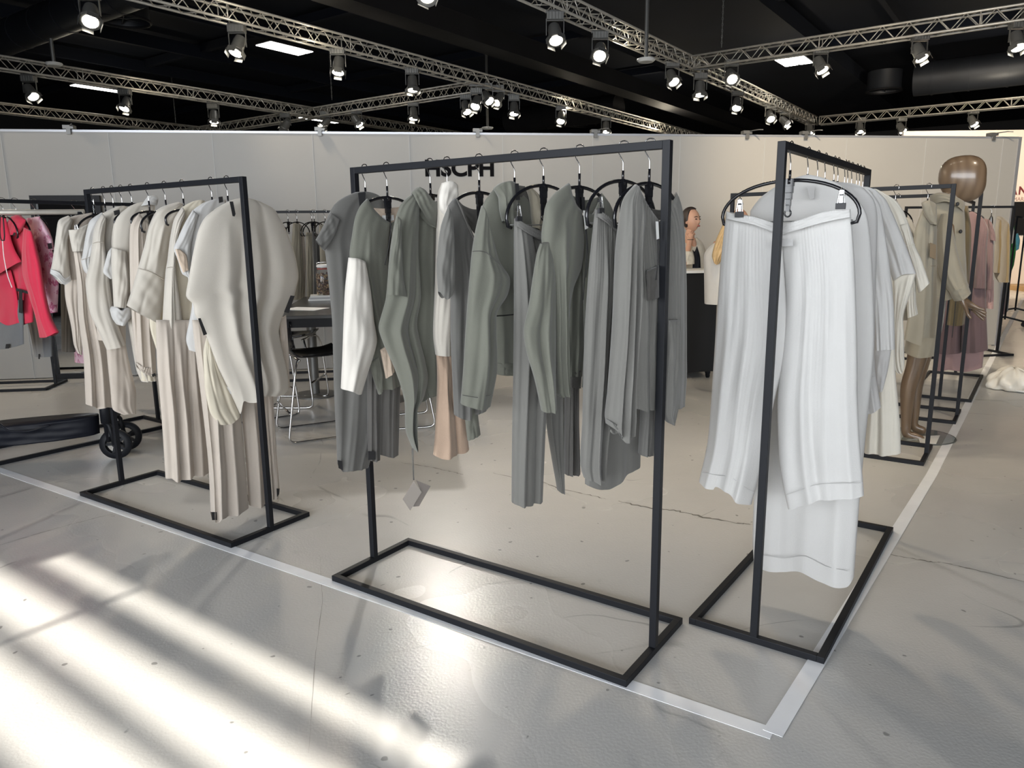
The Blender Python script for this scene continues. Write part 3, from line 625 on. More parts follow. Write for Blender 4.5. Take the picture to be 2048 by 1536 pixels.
g = Gm(RG, 860, 'poncho', 'sage wool poncho with big shawl collar and draped pointed front, paper tag hanging', 'poncho', twist=TW)
g.c('body', 'sage', [(823,386),(808,440),(800,600),(805,740),(838,803)], [(874,415),(878,600),(880,700),(875,785)], [(823,386),(837,374),(855,388),(874,415)], [(838,803),(855,793),(875,785)], nf=4, amp=.014, th=.08)
g.c('front_panel', 'sage', [(823,388),(802,408),(790,440),(780,500),(775,560),(771,600),(762,632),(757,657),(768,690),(787,732),(804,780),(811,812),(812,862),(826,897)], [(840,400),(836,500),(842,590),(834,650),(850,720),(856,758),(846,797),(834,818),(833,860),(831,897)], folds=[(.75, -.55, .10, .035, .1), (.95, -.4, .06, -.03, .15), (.3, .5, .07, .02, .4)], nf=1, amp=.006, th=.07, dz=.06, nv=70, nu=40)
g.c('sleeve', 'sage', [(793,432),(785,480),(778,530),(775,589)], [(802,440),(803,500),(807,555),(814,594)], None, [(775,589),(795,590),(814,594)], th=.05, dz=.11, nf=1, amp=.004, nu=18, nv=30)
g.c('collar', 'sage', [(837,374),(829,380),(824,387)], [(874,402),(874,430),(872,456)], [(837,374),(849,381),(860,398),(874,406)], [(824,387),(838,420),(855,445),(872,456)], th=.05, dz=.08, nf=1, amp=.005, nu=26, nv=18, top=.8)
g.c('collar', 'dark', [(868,404),(866,420),(868,440)], [(880,400),(882,420),(880,440)], th=.03, dz=.02, nf=1, nu=12, nv=12)
g.s_('tag_string', M['lampgrey'], [(826,895),(827,930),(828,960)], dz=.05); g.s_('tag_string', M['lampgrey'], [(824,897),(825,930),(827,960)], dz=.05)
tg = mat('kraft_tag', (.42, .38, .34), .7); g.q('paper_tag', tg, [(827,962),(843,984),(820,1021),(805,998)], dz=.06); g.q('paper_tag', mat('kraft_tag_dark', (.27, .24, .22), .7), [(832,960),(861,972),(838,1012),(826,1013),(842,984)], dz=.05)
g = Gm(RG, 894, 'hooded_coat', 'cream hooded long coat turning tan knit towards the hem on the middle rack', 'coat', twist=TW, hang='bare', strap=False)
g.c('body', 'cream', [(883,366),(875,391),(874,443),(871,560),(867,665),(872,710)], [(915,380),(908,500),(908,600),(904,710)], [(883,366),(897,364),(912,368),(915,380)], nf=3, th=.08, amp=.008)
g.c('hood', 'white', [(884,367),(878,392),(880,418),(890,432)], [(914,379),(916,392),(910,410),(900,432)], [(884,367),(898,362),(910,367),(914,379)], th=.05, dz=.035, nf=2, amp=.008, nu=20, nv=20, top=.8)
g.c('skirt', 'tan', [(872,708),(875,758),(870,862),(866,909)], [(906,708),(912,780),(930,838),(938,897)], None, [(866,909),(880,914),(893,912),(901,908),(925,904),(938,897)], folds=[(.35, 0, .1, .02, .1), (.62, .05, .05, -.025, .3)], nf=3, th=.07)
g = Gm(RG, 958, 'grey_tshirt', 'grey V-neck dress with loose short sleeve, between the cream coat and the hooded jacket', 'dress', twist=TW)
g.c('neck_back', 'dark', [(914,398),(922,418),(934,448)], [(962,419),(960,445),(952,470)], [(914,398),(925,410),(943,418),(962,419)], th=.01, dz=-.04, nf=1, amp=.002, nu=14, nv=12)
g.c('body', 'grey', [(909,396),(896,412),(888,446),(896,520),(901,600),(902,680),(909,830)], [(950,484),(956,600),(948,700),(942,828)], [(909,396),(922,420),(934,450),(950,484)], [(909,830),(930,837),(942,828)], nf=5, amp=.013, th=.07)
g.c('body', 'grey', [(950,484),(952,640),(950,828)], [(975,420),(985,600),(975,815)], [(950,484),(964,450),(975,420)], nf=2, th=.06, dz=-.02)
g.c('sleeve', 'light', [(896,412),(884,447),(878,482),(874,534),(877,583)], [(906,440),(909,520),(909,560),(906,586)], None, [(877,583),(889,598),(906,586)], th=.06, dz=.06, nf=2, amp=.006, nu=22)
g.c('skirt', 'sage', [(926,800),(930,840),(935,881)], [(952,790),(956,830),(961,867)], th=.04, nf=1, nu=16, nv=16, dz=-.05)
g.c('neck_trim', 'dark', [(911,396),(921,418),(933,448),(949,482)], [(914,396),(924,417),(936,446),(952,481)], th=.012, dz=.045, nf=0, nu=6, nv=24)
g = Gm(RG, 1029, 'hooded_jacket', 'sage hooded zip jacket with wide sleeve and pocket in the centre of the middle rack', 'jacket', twist=TW, hang='bare', strap=False, low=.05)
g.c('body', 'sage', [(987,378),(966,408),(956,456),(962,520),(985,640),(992,747)], [(1088,422),(1085,500),(1075,640),(1060,745)], [(987,378),(1010,374),(1050,384),(1088,422)], [(992,747),(1025,745),(1060,745)], nf=5, amp=.014, th=.09, nu=46)
g.c('hem_band', 'sage', [(990,724),(992,748)], [(1062,722),(1060,746)], th=.10, nf=2, nu=26, nv=8, amp=.006, top=1)
g.c('hood', 'sage', [(987,378),(998,396),(1000,420),(1006,442)], [(1032,368),(1034,400),(1034,450)], [(987,378),(1003,366),(1018,363),(1032,368)], [(1006,442),(1020,455),(1034,452)], th=.07, dz=.07, nf=3, amp=.012, nu=26, nv=26, top=.8)
g.c('hood', 'sand', [(1052,372),(1060,400),(1066,455)], [(1062,378),(1081,396),(1088,424),(1084,465)], None, [(1066,455),(1084,465)], th=.06, dz=.05, nf=2, amp=.008, nu=20, nv=24, top=.8)
g.c('hood_inside', 'dark', [(1030,370),(1034,400),(1036,448)], [(1056,374),(1062,400),(1068,450)], th=.02, dz=.02, nf=1, nu=12, nv=16)
g.c('sleeve', 'sage', [(964,411),(953,456),(945,502),(939,560),(932,664),(928,730),(922,808)], [(974,440),(996,520),(1019,556),(1014,590),(992,628),(993,700),(992,745),(980,809)], [(964,411),(974,440)], [(922,808),(956,813),(980,809)], th=.09, dz=.09, folds=[(.55, .05, .1, .02, .25), (.8, -.2, .06, -.014, .2)], nf=2, nv=64, top=.5)
g.s_('shoulder_seam', K['dark'], [(945,503),(958,502),(974,506),(998,528),(1016,553)], dz=.14, r=.0012)
g.s_('cuff_seam', K['dark'], [(925,790),(955,795),(982,790)], dz=.145, r=.0012); g.s_('pocket_seam', M['blackcard'], [(993,632),(1010,631),(1028,629)], dz=.055, r=.002)
g.q('strap_tag', bk, [(1030,367),(1037,367),(1040,400),(1032,400)], dz=.11)
g = Gm(RG, 1087, 'light_trousers', 'light grey wide trousers clipped by an elastic waist on the middle rack', 'trousers', twist=TW, hang='clip')
g.c('leg', 'light', [(1028,438),(1029,553),(1028,700),(1025,860),(1024,1005)], [(1062,456),(1086,600),(1096,720),(1091,844),(1085,981),(1084,1001)], [(1028,438),(1042,446),(1062,456)], [(1024,1005),(1043,1007),(1059,1005),(1070,1000),(1084,1001)], folds=[(.3, -.05, .07, .025, 0), (.62, .05, .05, -.02, .1), (.8, 0, .06, .016, .3)], nf=3, th=.08, dz=.02)
g.c('leg', 'light', [(1062,456),(1085,600),(1090,760),(1093,844),(1105,920),(1117,982)], [(1095,470),(1125,600),(1132,700),(1131,795),(1128,880),(1124,983)], [(1062,456),(1080,462),(1095,470)], nf=4, th=.06, dz=-.02)
g.c('waistband', 'grey', [(1029,436),(1031,452)], [(1095,470),(1097,486)], [(1029,436),(1045,447),(1070,459),(1095,470)], [(1031,452),(1048,465),(1070,477),(1097,486)], th=.05, dz=.035, gather=.004, gfreq=20, nf=0, nu=60, nv=8, top=1)
g.clip(1036, 424)
g = Gm(RG, 1122, 'dark_trousers', 'slim dark grey trousers half hidden behind the collarless cardigan', 'trousers', twist=TW, hang=None)
g.c('leg', 'dark', [(1131,470),(1131,780),(1130,948)], [(1158,470),(1146,780),(1143,948)], nf=3, th=.05); g.c('leg', 'dark', [(1146,470),(1143,780),(1142,949)], [(1166,470),(1156,770),(1159,946)], nf=3, th=.05)
g = Gm(RG, 1159, 'cardigan', 'sage collarless open cardigan with dropped shoulder and white care label on the middle rack', 'cardigan', twist=TW, hw=.15)
g.c('back', 'sage', [(1130,440),(1133,600),(1134,752)], [(1205,420),(1185,600),(1168,752)], nf=3, dz=-.04, th=.03)
g.c('hem_band', 'dark', [(1137,740),(1138,774)], [(1164,740),(1162,776)], th=.03, dz=-.04, nf=1, nu=10, nv=8, top=1)
g.c('neck_back', 'sage', [(1140,388),(1148,405),(1156,418)], [(1202,392),(1196,412),(1188,428)], [(1140,388),(1155,397),(1175,400),(1202,392)], [(1156,418),(1172,428),(1188,428)], th=.015, dz=-.02, nf=0, nu=20, nv=12)
g.c('front_panel', 'sage', [(1137,366),(1111,384),(1092,408),(1088,433),(1084,480),(1102,560),(1108,700),(1112,782),(1117,793)], [(1164,424),(1168,480),(1163,535),(1146,575),(1138,620),(1136,700),(1137,785)], [(1137,366),(1143,392),(1152,412),(1164,424)], [(1117,793),(1128,788),(1137,785)], folds=[(.5, .05, .07, .025, .1), (.75, .05, .06, .02, .25)], nf=3, th=.08, dz=.04)
g.c('front_panel', 'sage', [(1168,426),(1168,480),(1166,540),(1168,620),(1169,700),(1165,775)], [(1203,385),(1222,411),(1230,450),(1228,600),(1200,775)], [(1168,426),(1186,428),(1197,408),(1203,385)], nf=4, th=.07, dz=.02)
g.c('sleeve', 'sage', [(1080,487),(1073,512),(1059,608),(1048,660),(1054,707),(1070,759),(1084,822)], [(1104,486),(1109,560),(1110,640),(1110,700),(1110,817)], [(1080,487),(1104,486)], [(1084,822),(1100,821),(1110,817)], folds=[(.7, -.1, .1, .02, .2), (.4, .1, .08, -.012, .1)], nf=1, th=.07, dz=.055, top=.12, nv=56)
g.q('hanger_loop', bk, [(1163,394),(1169,394),(1170,420),(1164,420)], dz=.01); g.q('care_label', M['white'], [(1166,421),(1172,421),(1176,456),(1170,459)], dz=.085)
g.s_('string', bk, [(1171,459),(1174,500),(1169,560),(1166,600)], dz=.07); g.s_('string', bk, [(1173,459),(1176,510),(1172,555)], dz=.07)
g.s_('shoulder_seam', K['dark'], [(1080,487),(1092,485),(1104,486)], dz=.066, r=.0012)
g = Gm(RG, 1246, 'light_skirt', 'light grey gathered long skirt clipped beside the balloon-sleeved blouse', 'skirt', twist=TW, hang='clip')
g.c('lining', 'light', [(1172,620),(1170,800),(1170,968)], [(1285,600),(1284,780),(1275,915)], None, [(1170,968),(1188,973),(1212,972),(1231,961),(1248,942),(1272,930),(1275,915)], nf=5, th=.07, dz=-.03, amp=.014, nu=44)
g.c('front', 'light', [(1190,419),(1187,449),(1180,526),(1171,663),(1166,844),(1162,926),(1169,956)], [(1238,460),(1240,600),(1228,760),(1214,880),(1208,958)], [(1190,419),(1207,433),(1238,460)], [(1169,956),(1185,958),(1208,958)], folds=[(.35, .1, .05, .025, 0), (.62, .12, .04, -.03, 0), (.75, .1, .05, .02, .1)], nf=4, th=.08, dz=.03, gather=.004, gfreq=16, nu=60)
g.c('waistband', 'grey', [(1191,418),(1193,434)], [(1240,460),(1242,480)], [(1191,418),(1208,432),(1240,460)], [(1193,434),(1210,450),(1242,480)], th=.06, dz=.045, gather=.004, gfreq=16, nf=0, nu=50, nv=8, top=1)
g.clip(1200, 407, dz=.06)
g = Gm(RG, 1290, 'grey_culottes', 'dark grey trousers showing below the balloon-sleeved blouse at the right post', 'trousers', twist=TW, hang=None)
g.c('leg', 'grey', [(1262,600),(1280,720),(1283,817),(1278,908)], [(1310,600),(1308,720),(1306,803),(1303,905)], None, [(1278,908),(1290,909),(1303,905)], nf=4, th=.06, amp=.012)
g = Gm(RG, 1308, 'blouse', 'light grey gathered blouse with long balloon sleeves at the right end of the middle rack', 'blouse', twist=TW, hw=.16)
g.c('neck_back', 'dark', [(1293,412),(1300,425),(1306,440)], [(1352,384),(1345,410),(1335,440)], [(1293,412),(1305,418),(1325,418),(1352,384)], th=.02, dz=-.02, gather=.004, gfreq=10, nf=0, nu=30, nv=12)
g.c('body', 'light', [(1272,369),(1262,400),(1262,480),(1270,600),(1266,700),(1267,815)], [(1318,445),(1319,600),(1313,700),(1308,802)], [(1272,369),(1289,404),(1303,426),(1318,445)], [(1267,815),(1296,817),(1308,802)], nf=6, amp=.014, th=.08, gather=.005, gfreq=12, nu=60)
g.c('body', 'light', [(1318,445),(1320,600),(1322,800)], [(1352,384),(1358,396),(1364,422),(1366,458),(1371,581),(1371,700),(1372,748),(1368,811)], [(1318,445),(1336,425),(1352,384)], [(1322,800),(1345,812),(1368,811)], nf=5, amp=.014, th=.08, gather=.005, gfreq=8, nu=44)
g.c('belt', 'dark', [(1293,543),(1294,601)], [(1317,531),(1317,594)], th=.03, dz=.055, nf=0, nu=12, nv=12, top=1)
g.c('sleeve', 'light', [(1270,369),(1253,389),(1245,408),(1240,444),(1234,499),(1229,608),(1225,680),(1218,776),(1212,828),(1214,848)], [(1278,380),(1287,430),(1280,500),(1275,616),(1270,680),(1263,762),(1265,817),(1262,842)], [(1270,369),(1278,380)], [(1214,848),(1226,857),(1237,876),(1253,864),(1262,842)], folds=[(.25, 0, .05, .02, 0), (.5, .02, .05, .02, .1), (.75, -.02, .04, .018, 0), (.38, 0, .03, -.016, 0), (.62, 0, .03, -.016, .1)], nf=3, th=.10, dz=.10, nv=70, nu=50, amp=.008)
g.c('cuff', 'grey', [(1214,838),(1224,852)], [(1250,858),(1246,868)], [(1214,838),(1230,848),(1250,858)], [(1224,852),(1236,872),(1246,868)], th=.07, dz=.11, gather=.006, gfreq=8, nf=0, nu=30, nv=8, top=1)
g.c('sleeve', 'light', [(1334,640),(1328,790),(1327,828),(1335,845)], [(1358,640),(1358,780),(1353,817),(1346,841)], None, [(1335,845),(1341,846),(1346,841)], nf=3, th=.06, dz=.06, gather=.003, amp=.01)
g.q('care_label', M['white'], [(1311,443),(1316,443),(1318,477),(1313,479)], dz=.06); g.s_('string', bk, [(1315,479),(1316,520),(1312,560)], dz=.07)

# ------------------------------------------------ left rack: cream garments, left to right
TB = -.05
g = Gm(RBe, 176, 'cream_blouse', 'leftmost cream top with rolled short sleeve on the left rack', 'top', twist=TB)
g.c('body', 'taupe', [(150,431),(128,441),(124,480),(130,540),(129,570),(131,600),(142,651),(148,690),(156,707)], [(185,425),(180,500),(172,600),(163,708)], None, [(156,707),(160,709),(163,708)], nf=4, th=.07)
g.c('sleeve', 'cream', [(136,431),(117,441),(112,469),(105,521),(100,545)], [(146,440),(136,480),(138,520),(143,556)], None, [(100,545),(110,552),(120,565),(130,567),(143,558)], th=.08, dz=.05, nf=2, amp=.008, nu=24)
g.c('cuff', 'cool', [(101,538),(100,547)], [(141,550),(143,559)], [(101,538),(115,544),(128,556),(141,550)], [(100,547),(112,556),(126,569),(143,559)], th=.09, dz=.055, nf=0, nu=24, nv=8, top=1)
g = Gm(RBe, 203, 'cream_skirt', 'long cream wrap skirt with broad waistband clipped on the left rack', 'skirt', twist=TB, hang='clip')
g.c('skirt', 'taupe', [(147,502),(154,560),(156,625),(160,660),(167,717),(171,808)], [(172,500),(186,560),(200,640),(214,700),(222,760),(226,815)], None, [(171,808),(185,810),(193,816),(210,812),(226,815)], folds=[(.18, -.05, .06, .03, 0), (.4, 0, .05, -.02, .1), (.6, .05, .07, .02, .2)], nf=3, th=.09, nu=44)
g.c('waistband', 'cream', [(137,460),(140,480),(145,503)], [(178,446),(172,475),(170,502)], [(137,460),(155,458),(178,446)], th=.07, dz=.03, nf=2, amp=.004, nu=22, nv=18, top=1)
g.clip(152, 458, dz=.05)
g = Gm(RBe, 220, 'cream_tshirt', 'cream T-shirt with folded cuff, third on the left rack', 'top', twist=TB)
g.c('body', 'taupe', [(203,427),(190,450),(184,500),(180,545),(190,620),(195,680)], [(232,420),(222,500),(220,600),(218,680)], nf=3, th=.06)
g.c('sleeve', 'cool', [(203,425),(180,441),(172,467),(165,510),(162,522),(168,541),(173,547)], [(214,430),(202,460),(190,490),(184,520),(180,541)], None, [(173,547),(180,541)], th=.07, dz=.04, nf=2, amp=.006, nu=22, nv=30)
g.s_('cuff_seam', K['taupe'], [(162,520),(175,516),(185,512)], dz=.085, r=.0015)
g = Gm(RBe, 238, 'cream_coat', 'cream cocoon coat with full dropped sleeve and black neck tab on the left rack', 'coat', twist=TB)
g.c('body', 'cream', [(234,413),(208,425),(194,443),(187,467),(190,540),(205,620),(222,690)], [(262,420),(256,500),(252,600),(251,688)], [(234,413),(248,412),(262,420)], nf=4, th=.09)
g.c('sleeve', 'cream', [(205,428),(194,443),(187,467),(185,487),(180,521),(171,568),(180,625),(198,665),(213,699)], [(212,440),(208,485),(216,534),(226,612),(238,655),(251,688)], None, [(213,699),(232,694),(251,688)], th=.10, dz=.06, folds=[(.6, .0, .12, .015, .3)], nf=2, nv=60, top=.5)
g.s_('shoulder_seam', K['taupe'], [(185,487),(196,484),(208,486)], dz=.115, r=.0015); g.q('neck_tab', bk, [(227,422),(239,419),(240,428),(229,431)], dz=.06)
g = Gm(RBe, 245, 'taupe_trousers', 'taupe trousers showing under the cocoon coat on the left rack', 'trousers', twist=TB, hang=None)
g.c('leg', 'taupe', [(214,640),(213,699),(221,782),(225,818),(245,829)], [(250,640),(252,690),(260,730),(272,782),(272,827)], None, [(245,829),(258,826),(272,827)], nf=4, th=.07, amp=.008)
g = Gm(RBe, 258, 'cream_jacket', 'cream jacket with thick rolled cuff and standing collar on the left rack', 'jacket', twist=TB)
g.c('body', 'cream', [(258,413),(234,433),(226,454),(223,495),(240,560),(255,640),(272,735),(283,763)], [(312,400),(300,500),(300,600),(300,700),(312,760)], [(258,413),(275,406),(312,400)], None, nf=4, th=.09)
g.c('collar', 'cool', [(288,405),(282,412)], [(316,402),(314,412)], [(288,405),(299,392),(312,393),(316,402)], [(282,412),(298,410),(314,412)], th=.08, dz=.03, nf=1, nu=18, nv=12, top=.7)
g.c('sleeve', 'cream', [(223,495),(223,534),(226,580),(228,614)], [(253,503),(259,560),(256,590),(252,616)], None, th=.09, dz=.06, nf=2, nu=24, amp=.008, top=.8)
g.c('cuff', 'cool', [(220,623),(225,638),(234,649)], [(264,622),(262,634),(250,647)], [(220,623),(228,613),(240,620),(252,614),(264,622)], [(234,649),(243,650),(250,647)], th=.11, dz=.07, nf=1, amp=.004, nu=24, nv=16, top=1)
g.c('underarm', 'cool', [(216,504),(206,542),(213,552),(221,558)], [(223,495),(225,520),(226,540),(224,557)], th=.04, dz=.02, nf=1, nu=14, nv=16)
g.c('hem', 'warm', [(276,733),(282,761)], [(306,733),(312,760)], th=.07, dz=.01, nf=1, nu=14, nv=8, top=1)
g = Gm(RBe, 292, 'gathered_dress', 'cream dress with gathered sleeve end in front of the rolled cuff on the left rack', 'dress', twist=TB)
g.c('sleeve', 'taupe', [(277,426),(262,446),(259,482),(260,560),(264,638),(268,691),(272,727)], [(297,446),(302,520),(306,600),(310,680),(312,745)], [(277,426),(287,438),(297,446)], [(272,727),(279,740),(295,747),(305,753),(312,745)], folds=[(.35, 0, .06, .02, 0), (.65, .05, .05, .016, .2)], nf=3, th=.07, gather=.002, gfreq=9, nu=40)
g.c('cuff', 'taupe', [(271,724),(274,731)], [(312,740),(309,751)], [(271,724),(285,732),(300,734),(312,740)], [(274,731),(285,744),(300,752),(309,751)], th=.08, dz=.01, gather=.006, gfreq=9, nf=0, nu=40, nv=8, top=1)
g.q('label', bk, [(303,749),(310,746),(312,751),(305,754)], dz=.06)
g = Gm(RBe, 326, 'kimono_jacket', 'cream jacket with very wide square sleeve in the middle of the left rack', 'jacket', twist=TB, hw=.13)
g.c('body', 'cream', [(356,404),(330,411),(312,422),(297,454),(289,490),(276,536)], [(368,410),(354,440),(340,480),(329,560)], None, [(276,536),(299,543),(329,560)], nf=2, th=.09, folds=[(.5, .0, .1, .015, .2)])
g.c('sleeve', 'cream', [(276,536),(265,575),(253,611)], [(329,560),(325,612),(318,650)], [(276,536),(299,543),(329,560)], [(253,611),(273,624),(297,637),(318,650)], nf=2, th=.09, dz=.005, top=1, nu=40, nv=24, amp=.008)
g.c('front', 'warm', [(297,600),(300,655),(313,700),(323,729)], [(345,560),(335,650),(330,700),(326,731)], nf=2, th=.04, dz=-.04)
g.s_('seam', K['taupe'], [(276,536),(299,543),(329,560)], dz=.052, r=.0014)
g = Gm(RBe, 362, 'cream_overcoat', 'cream coat with long straight sleeve right of the wide sleeved jacket', 'coat', twist=TB)
g.c('body', 'warm', [(385,403),(364,414),(349,438),(341,482),(338,530),(345,600),(338,700),(330,750)], [(410,402),(405,500),(400,600),(398,700),(398,766)], [(385,403),(398,400),(410,402)], [(330,750),(345,758),(380,757),(386,766),(398,767)], nf=4, th=.09)
g.c('sleeve', 'cream', [(364,414),(349,438),(341,482),(336,521),(332,545),(327,612),(324,680),(323,730)], [(370,430),(352,480),(350,534),(357,586),(367,664),(372,725)], None, [(323,730),(348,729),(372,725)], folds=[(.3, 0, .1, .015, .2)], nf=2, th=.09, dz=.06, nv=56, top=.5)
g.s_('shoulder_seam', K['taupe'], [(333,536),(342,534),(351,536)], dz=.112, r=.0015)
g = Gm(RBe, 385, 'long_taupe_trousers', 'long taupe trousers with deep pleats under the straight sleeved coat on the left rack', 'trousers', twist=TB, hang=None)
g.c('leg', 'taupe', [(312,640),(314,730),(323,834),(331,957)], [(402,640),(405,760),(412,850),(418,945)], None, [(331,957),(341,955),(348,959),(361,959),(372,953),(385,951),(400,949),(418,945)], folds=[(.22, .0, .05, .03, 0), (.36, 0, .04, -.03, 0), (.5, 0, .06, .03, .1), (.66, 0, .04, -.03, 0), (.82, 0, .05, .02, 0)], nf=2, th=.08, nu=60)
g = Gm(RBe, 420, 'cap_sleeve_top', 'pale cap sleeve top with pinkish armhole lining on the left rack', 'top', twist=TB, low=-.005)
g.c('body', 'cool', [(404,407),(385,422),(378,450),(376,500),(376,556),(384,610),(372,676),(378,700)], [(452,400),(455,600),(450,720)], [(404,407),(430,398),(452,400)], nf=4, th=.07)
g.c('cap_sleeve', 'cool', [(385,420),(368,449),(353,483),(347,496),(356,522),(364,547),(374,553)], [(396,430),(386,470),(381,500),(382,530),(379,556)], th=.05, dz=.03, nf=2, amp=.005, nu=20, nv=30)
g.c('armhole_lining', 'lining', [(350,498),(357,522),(366,545)], [(359,498),(373,511),(377,540)], th=.02, dz=.065, nf=0, nu=12, nv=14, top=1)
g.q('neck_tab', bk, [(437,394),(445,393),(446,404),(438,406)], dz=.05)
g = Gm(RBe, 448, 'wide_taupe_trousers', 'wide taupe trousers almost reaching the floor, black hem labels, on the left rack', 'trousers', twist=TB, hang=None, low=.0, shift=-.10)
g.c('leg', 'taupe', [(384,640),(391,705),(407,830),(418,934),(422,1023)], [(470,640),(480,804),(490,920),(497,1014)], None, [(422,1023),(427,1040),(434,1039),(436,1031),(452,1030),(466,1025),(482,1019),(497,1014)], folds=[(.12, .0, .03, .02, 0), (.35, 0, .06, .03, 0), (.52, 0, .04, -.02, .1), (.7, 0, .06, .025, 0)], nf=2, th=.09, nu=60, dz=.03)
g.c('leg', 'taupe', [(470,640),(482,804),(492,920),(498,1010)], [(520,640),(520,786),(526,900),(531,1003)], None, [(498,1010),(515,1010),(531,1003)], folds=[(.5, 0, .12, .02, 0)], nf=2, th=.08)
g.c('leg', 'taupe', [(520,640),(524,786),(530,900),(538,998)], [(556,640),(546,791),(552,900),(558,976),(555,994)], None, [(538,998),(545,997),(555,994)], nf=3, th=.07, dz=-.03)
g.q('label', bk, [(423,1024),(433,1024),(434,1040),(424,1040)], dz=.075); g.q('label', bk, [(553,977),(559,977),(558,988),(554,994)], dz=.02)
g = Gm(RBe, 470, 'cream_poncho', 'large cream poncho with black side tabs at the right end of the left rack', 'poncho', twist=TB, shift=-.06)
g.c('body', 'cream', [(456,403),(430,418),(409,436),(396,462),(386,506),(378,553),(372,592),(386,608),(390,631),(400,645),(413,673),(436,734),(458,780),(480,828)], [(524,405),(550,420),(573,462),(589,506),(597,548),(594,571),(585,600),(568,626),(558,662),(565,700),(576,750),(577,778),(566,790)], [(456,403),(475,397),(495,396),(524,405)], [(480,828),(482,800),(492,802),(504,800),(508,787),(530,790),(566,790)], folds=[(.3, .15, .07, .03, .15), (.47, .1, .05, -.028, .2), (.62, .05, .06, .03, .15), (.75, 0, .05, -.025, .25), (.87, -.05, .06, .02, .2)], nf=3, th=.09, nu=70, nv=80, dz=.0)
g.c('side_lining', 'warm', [(413,673),(407,701),(407,726),(410,778),(420,825),(439,849)], [(418,680),(438,734),(460,780),(481,829)], None, [(439,849),(462,846),(481,829)], th=.05, dz=-.03, nf=2, nu=30, nv=36)
g.c('side_lining', 'taupe', [(558,640),(562,720),(568,785)], [(572,630),(577,700),(579,770)], th=.03, dz=-.05, nf=1, nu=12, nv=20)
g.q('side_tab', bk, [(396,637),(401,636),(414,668),(407,671)], dz=.03); g.q('side_tab', bk, [(581,591),(589,592),(577,626),(568,624)], dz=.05)
g.q('neck_loop', bk, [(459,403),(466,403),(471,428),(469,433),(465,432)], dz=.075)
g.q('care_label', M['white'], [(453,773),(457,776),(463,786),(461,788)], dz=.06)

# ------------------------------------------------ right rack: white linen, front to back
TWW = 0.0
def W(px, name, label, cat, **k): k.setdefault('strap', False); return Gm(RWt, px, name, label, cat, twist=TWW, **k)
g = W(1580, 'linen_trousers', 'white linen trousers with gathered elastic waist at the front of the right rack', 'trousers', hang='clip', low=0, strap=True)
g.c('leg', 'linen', [(1452,423),(1449,452),(1440,538),(1432,652),(1427,730),(1416,876),(1398,962)], [(1562,452),(1573,600),(1573,700),(1548,805),(1520,943),(1503,1009)], [(1452,423),(1500,432),(1562,452)], [(1398,962),(1420,971),(1431,973),(1436,968),(1460,978),(1481,999),(1503,1009)], folds=[(.2, -.05, .06, .018, .2), (.45, .05, .08, .018, .1), (.7, .05, .07, .015, .2)], nf=5, amp=.009, th=.07, gather=.0022, gfreq=18, nu=70, nv=70, crumple=.0022)
g.c('leg', 'linen', [(1562,452),(1572,600),(1562,720),(1555,805),(1558,911),(1565,964),(1576,1018)], [(1701,420),(1710,538),(1715,720),(1715,788),(1719,876),(1725,946),(1728,991)], [(1562,452),(1620,440),(1701,420)], [(1576,1018),(1588,1015),(1600,1008),(1639,994),(1680,993),(1728,991)], folds=[(.3, .02, .07, .016, .2), (.6, 0, .08, .018, .1), (.85, 0, .05, .012, .2)], nf=5, amp=.009, th=.07, gather=.0022, gfreq=22, nu=70, nv=70, crumple=.0022)
g.c('waistband', 'linen', [(1452,422),(1453,438)], [(1560,450),(1561,470)], [(1452,422),(1475,430),(1510,434),(1560,450)], [(1453,438),(1478,443),(1512,450),(1561,470)], th=.05, dz=.028, gather=.0035, gfreq=22, nf=0, nu=90, nv=10, top=1)
g.c('waistband', 'linen', [(1560,450),(1561,470)], [(1701,418),(1702,434)], [(1560,450),(1600,440),(1650,424),(1701,418)], [(1561,470),(1602,458),(1652,444),(1702,434)], th=.05, dz=.028, gather=.0035, gfreq=26, nf=0, nu=90, nv=10, top=1)
g.s_('hem_seam', K['sheer'], [(1402,944),(1431,950),(1462,955),(1490,975),(1509,985)], dz=.045, r=.0012); g.s_('hem_seam', K['sheer'], [(1570,990),(1600,980),(1640,968),(1726,966)], dz=.045, r=.0012)
g.q('care_label', K['sheer'], [(1545,480),(1586,478),(1586,492),(1545,494)], dz=.052, th=.001)
g.clip(1480, 414, dz=.055, k=1.15); g.clip(1683, 396, dz=.055, k=1.15)
g = W(1612, 'linen_shirt_dress', 'long sheer white linen dress reaching lowest behind the front trousers', 'dress', shift=.02, strap=False)
g.c('body', 'linen', [(1500,423),(1503,600),(1507,850),(1507,992),(1505,1080),(1508,1130)], [(1680,368),(1712,395),(1735,435),(1745,538),(1748,700),(1728,907),(1718,1016),(1708,1154)], [(1500,423),(1523,395),(1555,372),(1589,357),(1615,350),(1640,354),(1680,368)], [(1508,1130),(1523,1134),(1565,1139),(1604,1136),(1639,1154),(1692,1168),(1708,1154)], nf=8, amp=.012, th=.08, nu=70, nv=80, crumple=.003)
g.s_('hem_seam', K['sheer'], [(1508,1108),(1565,1116),(1610,1112),(1650,1132),(1695,1142)], dz=.052, r=.0014)
g.q('care_label', K['sheer'], [(1614,372),(1630,372),(1628,396),(1620,400)], dz=.05, th=.001)
g = W(1632, 'linen_shirt', 'white linen shirt with buttoned cuff and blue-printed tag on the right rack', 'shirt', shift=.02)
g.c('body', 'sheer', [(1640,358),(1660,600),(1700,750),(1713,828)], [(1728,376),(1748,400),(1755,440),(1752,560),(1749,700),(1752,750),(1762,814)], [(1640,358),(1680,365),(1728,376)], [(1713,828),(1741,825),(1762,814)], nf=5, amp=.01, th=.06)
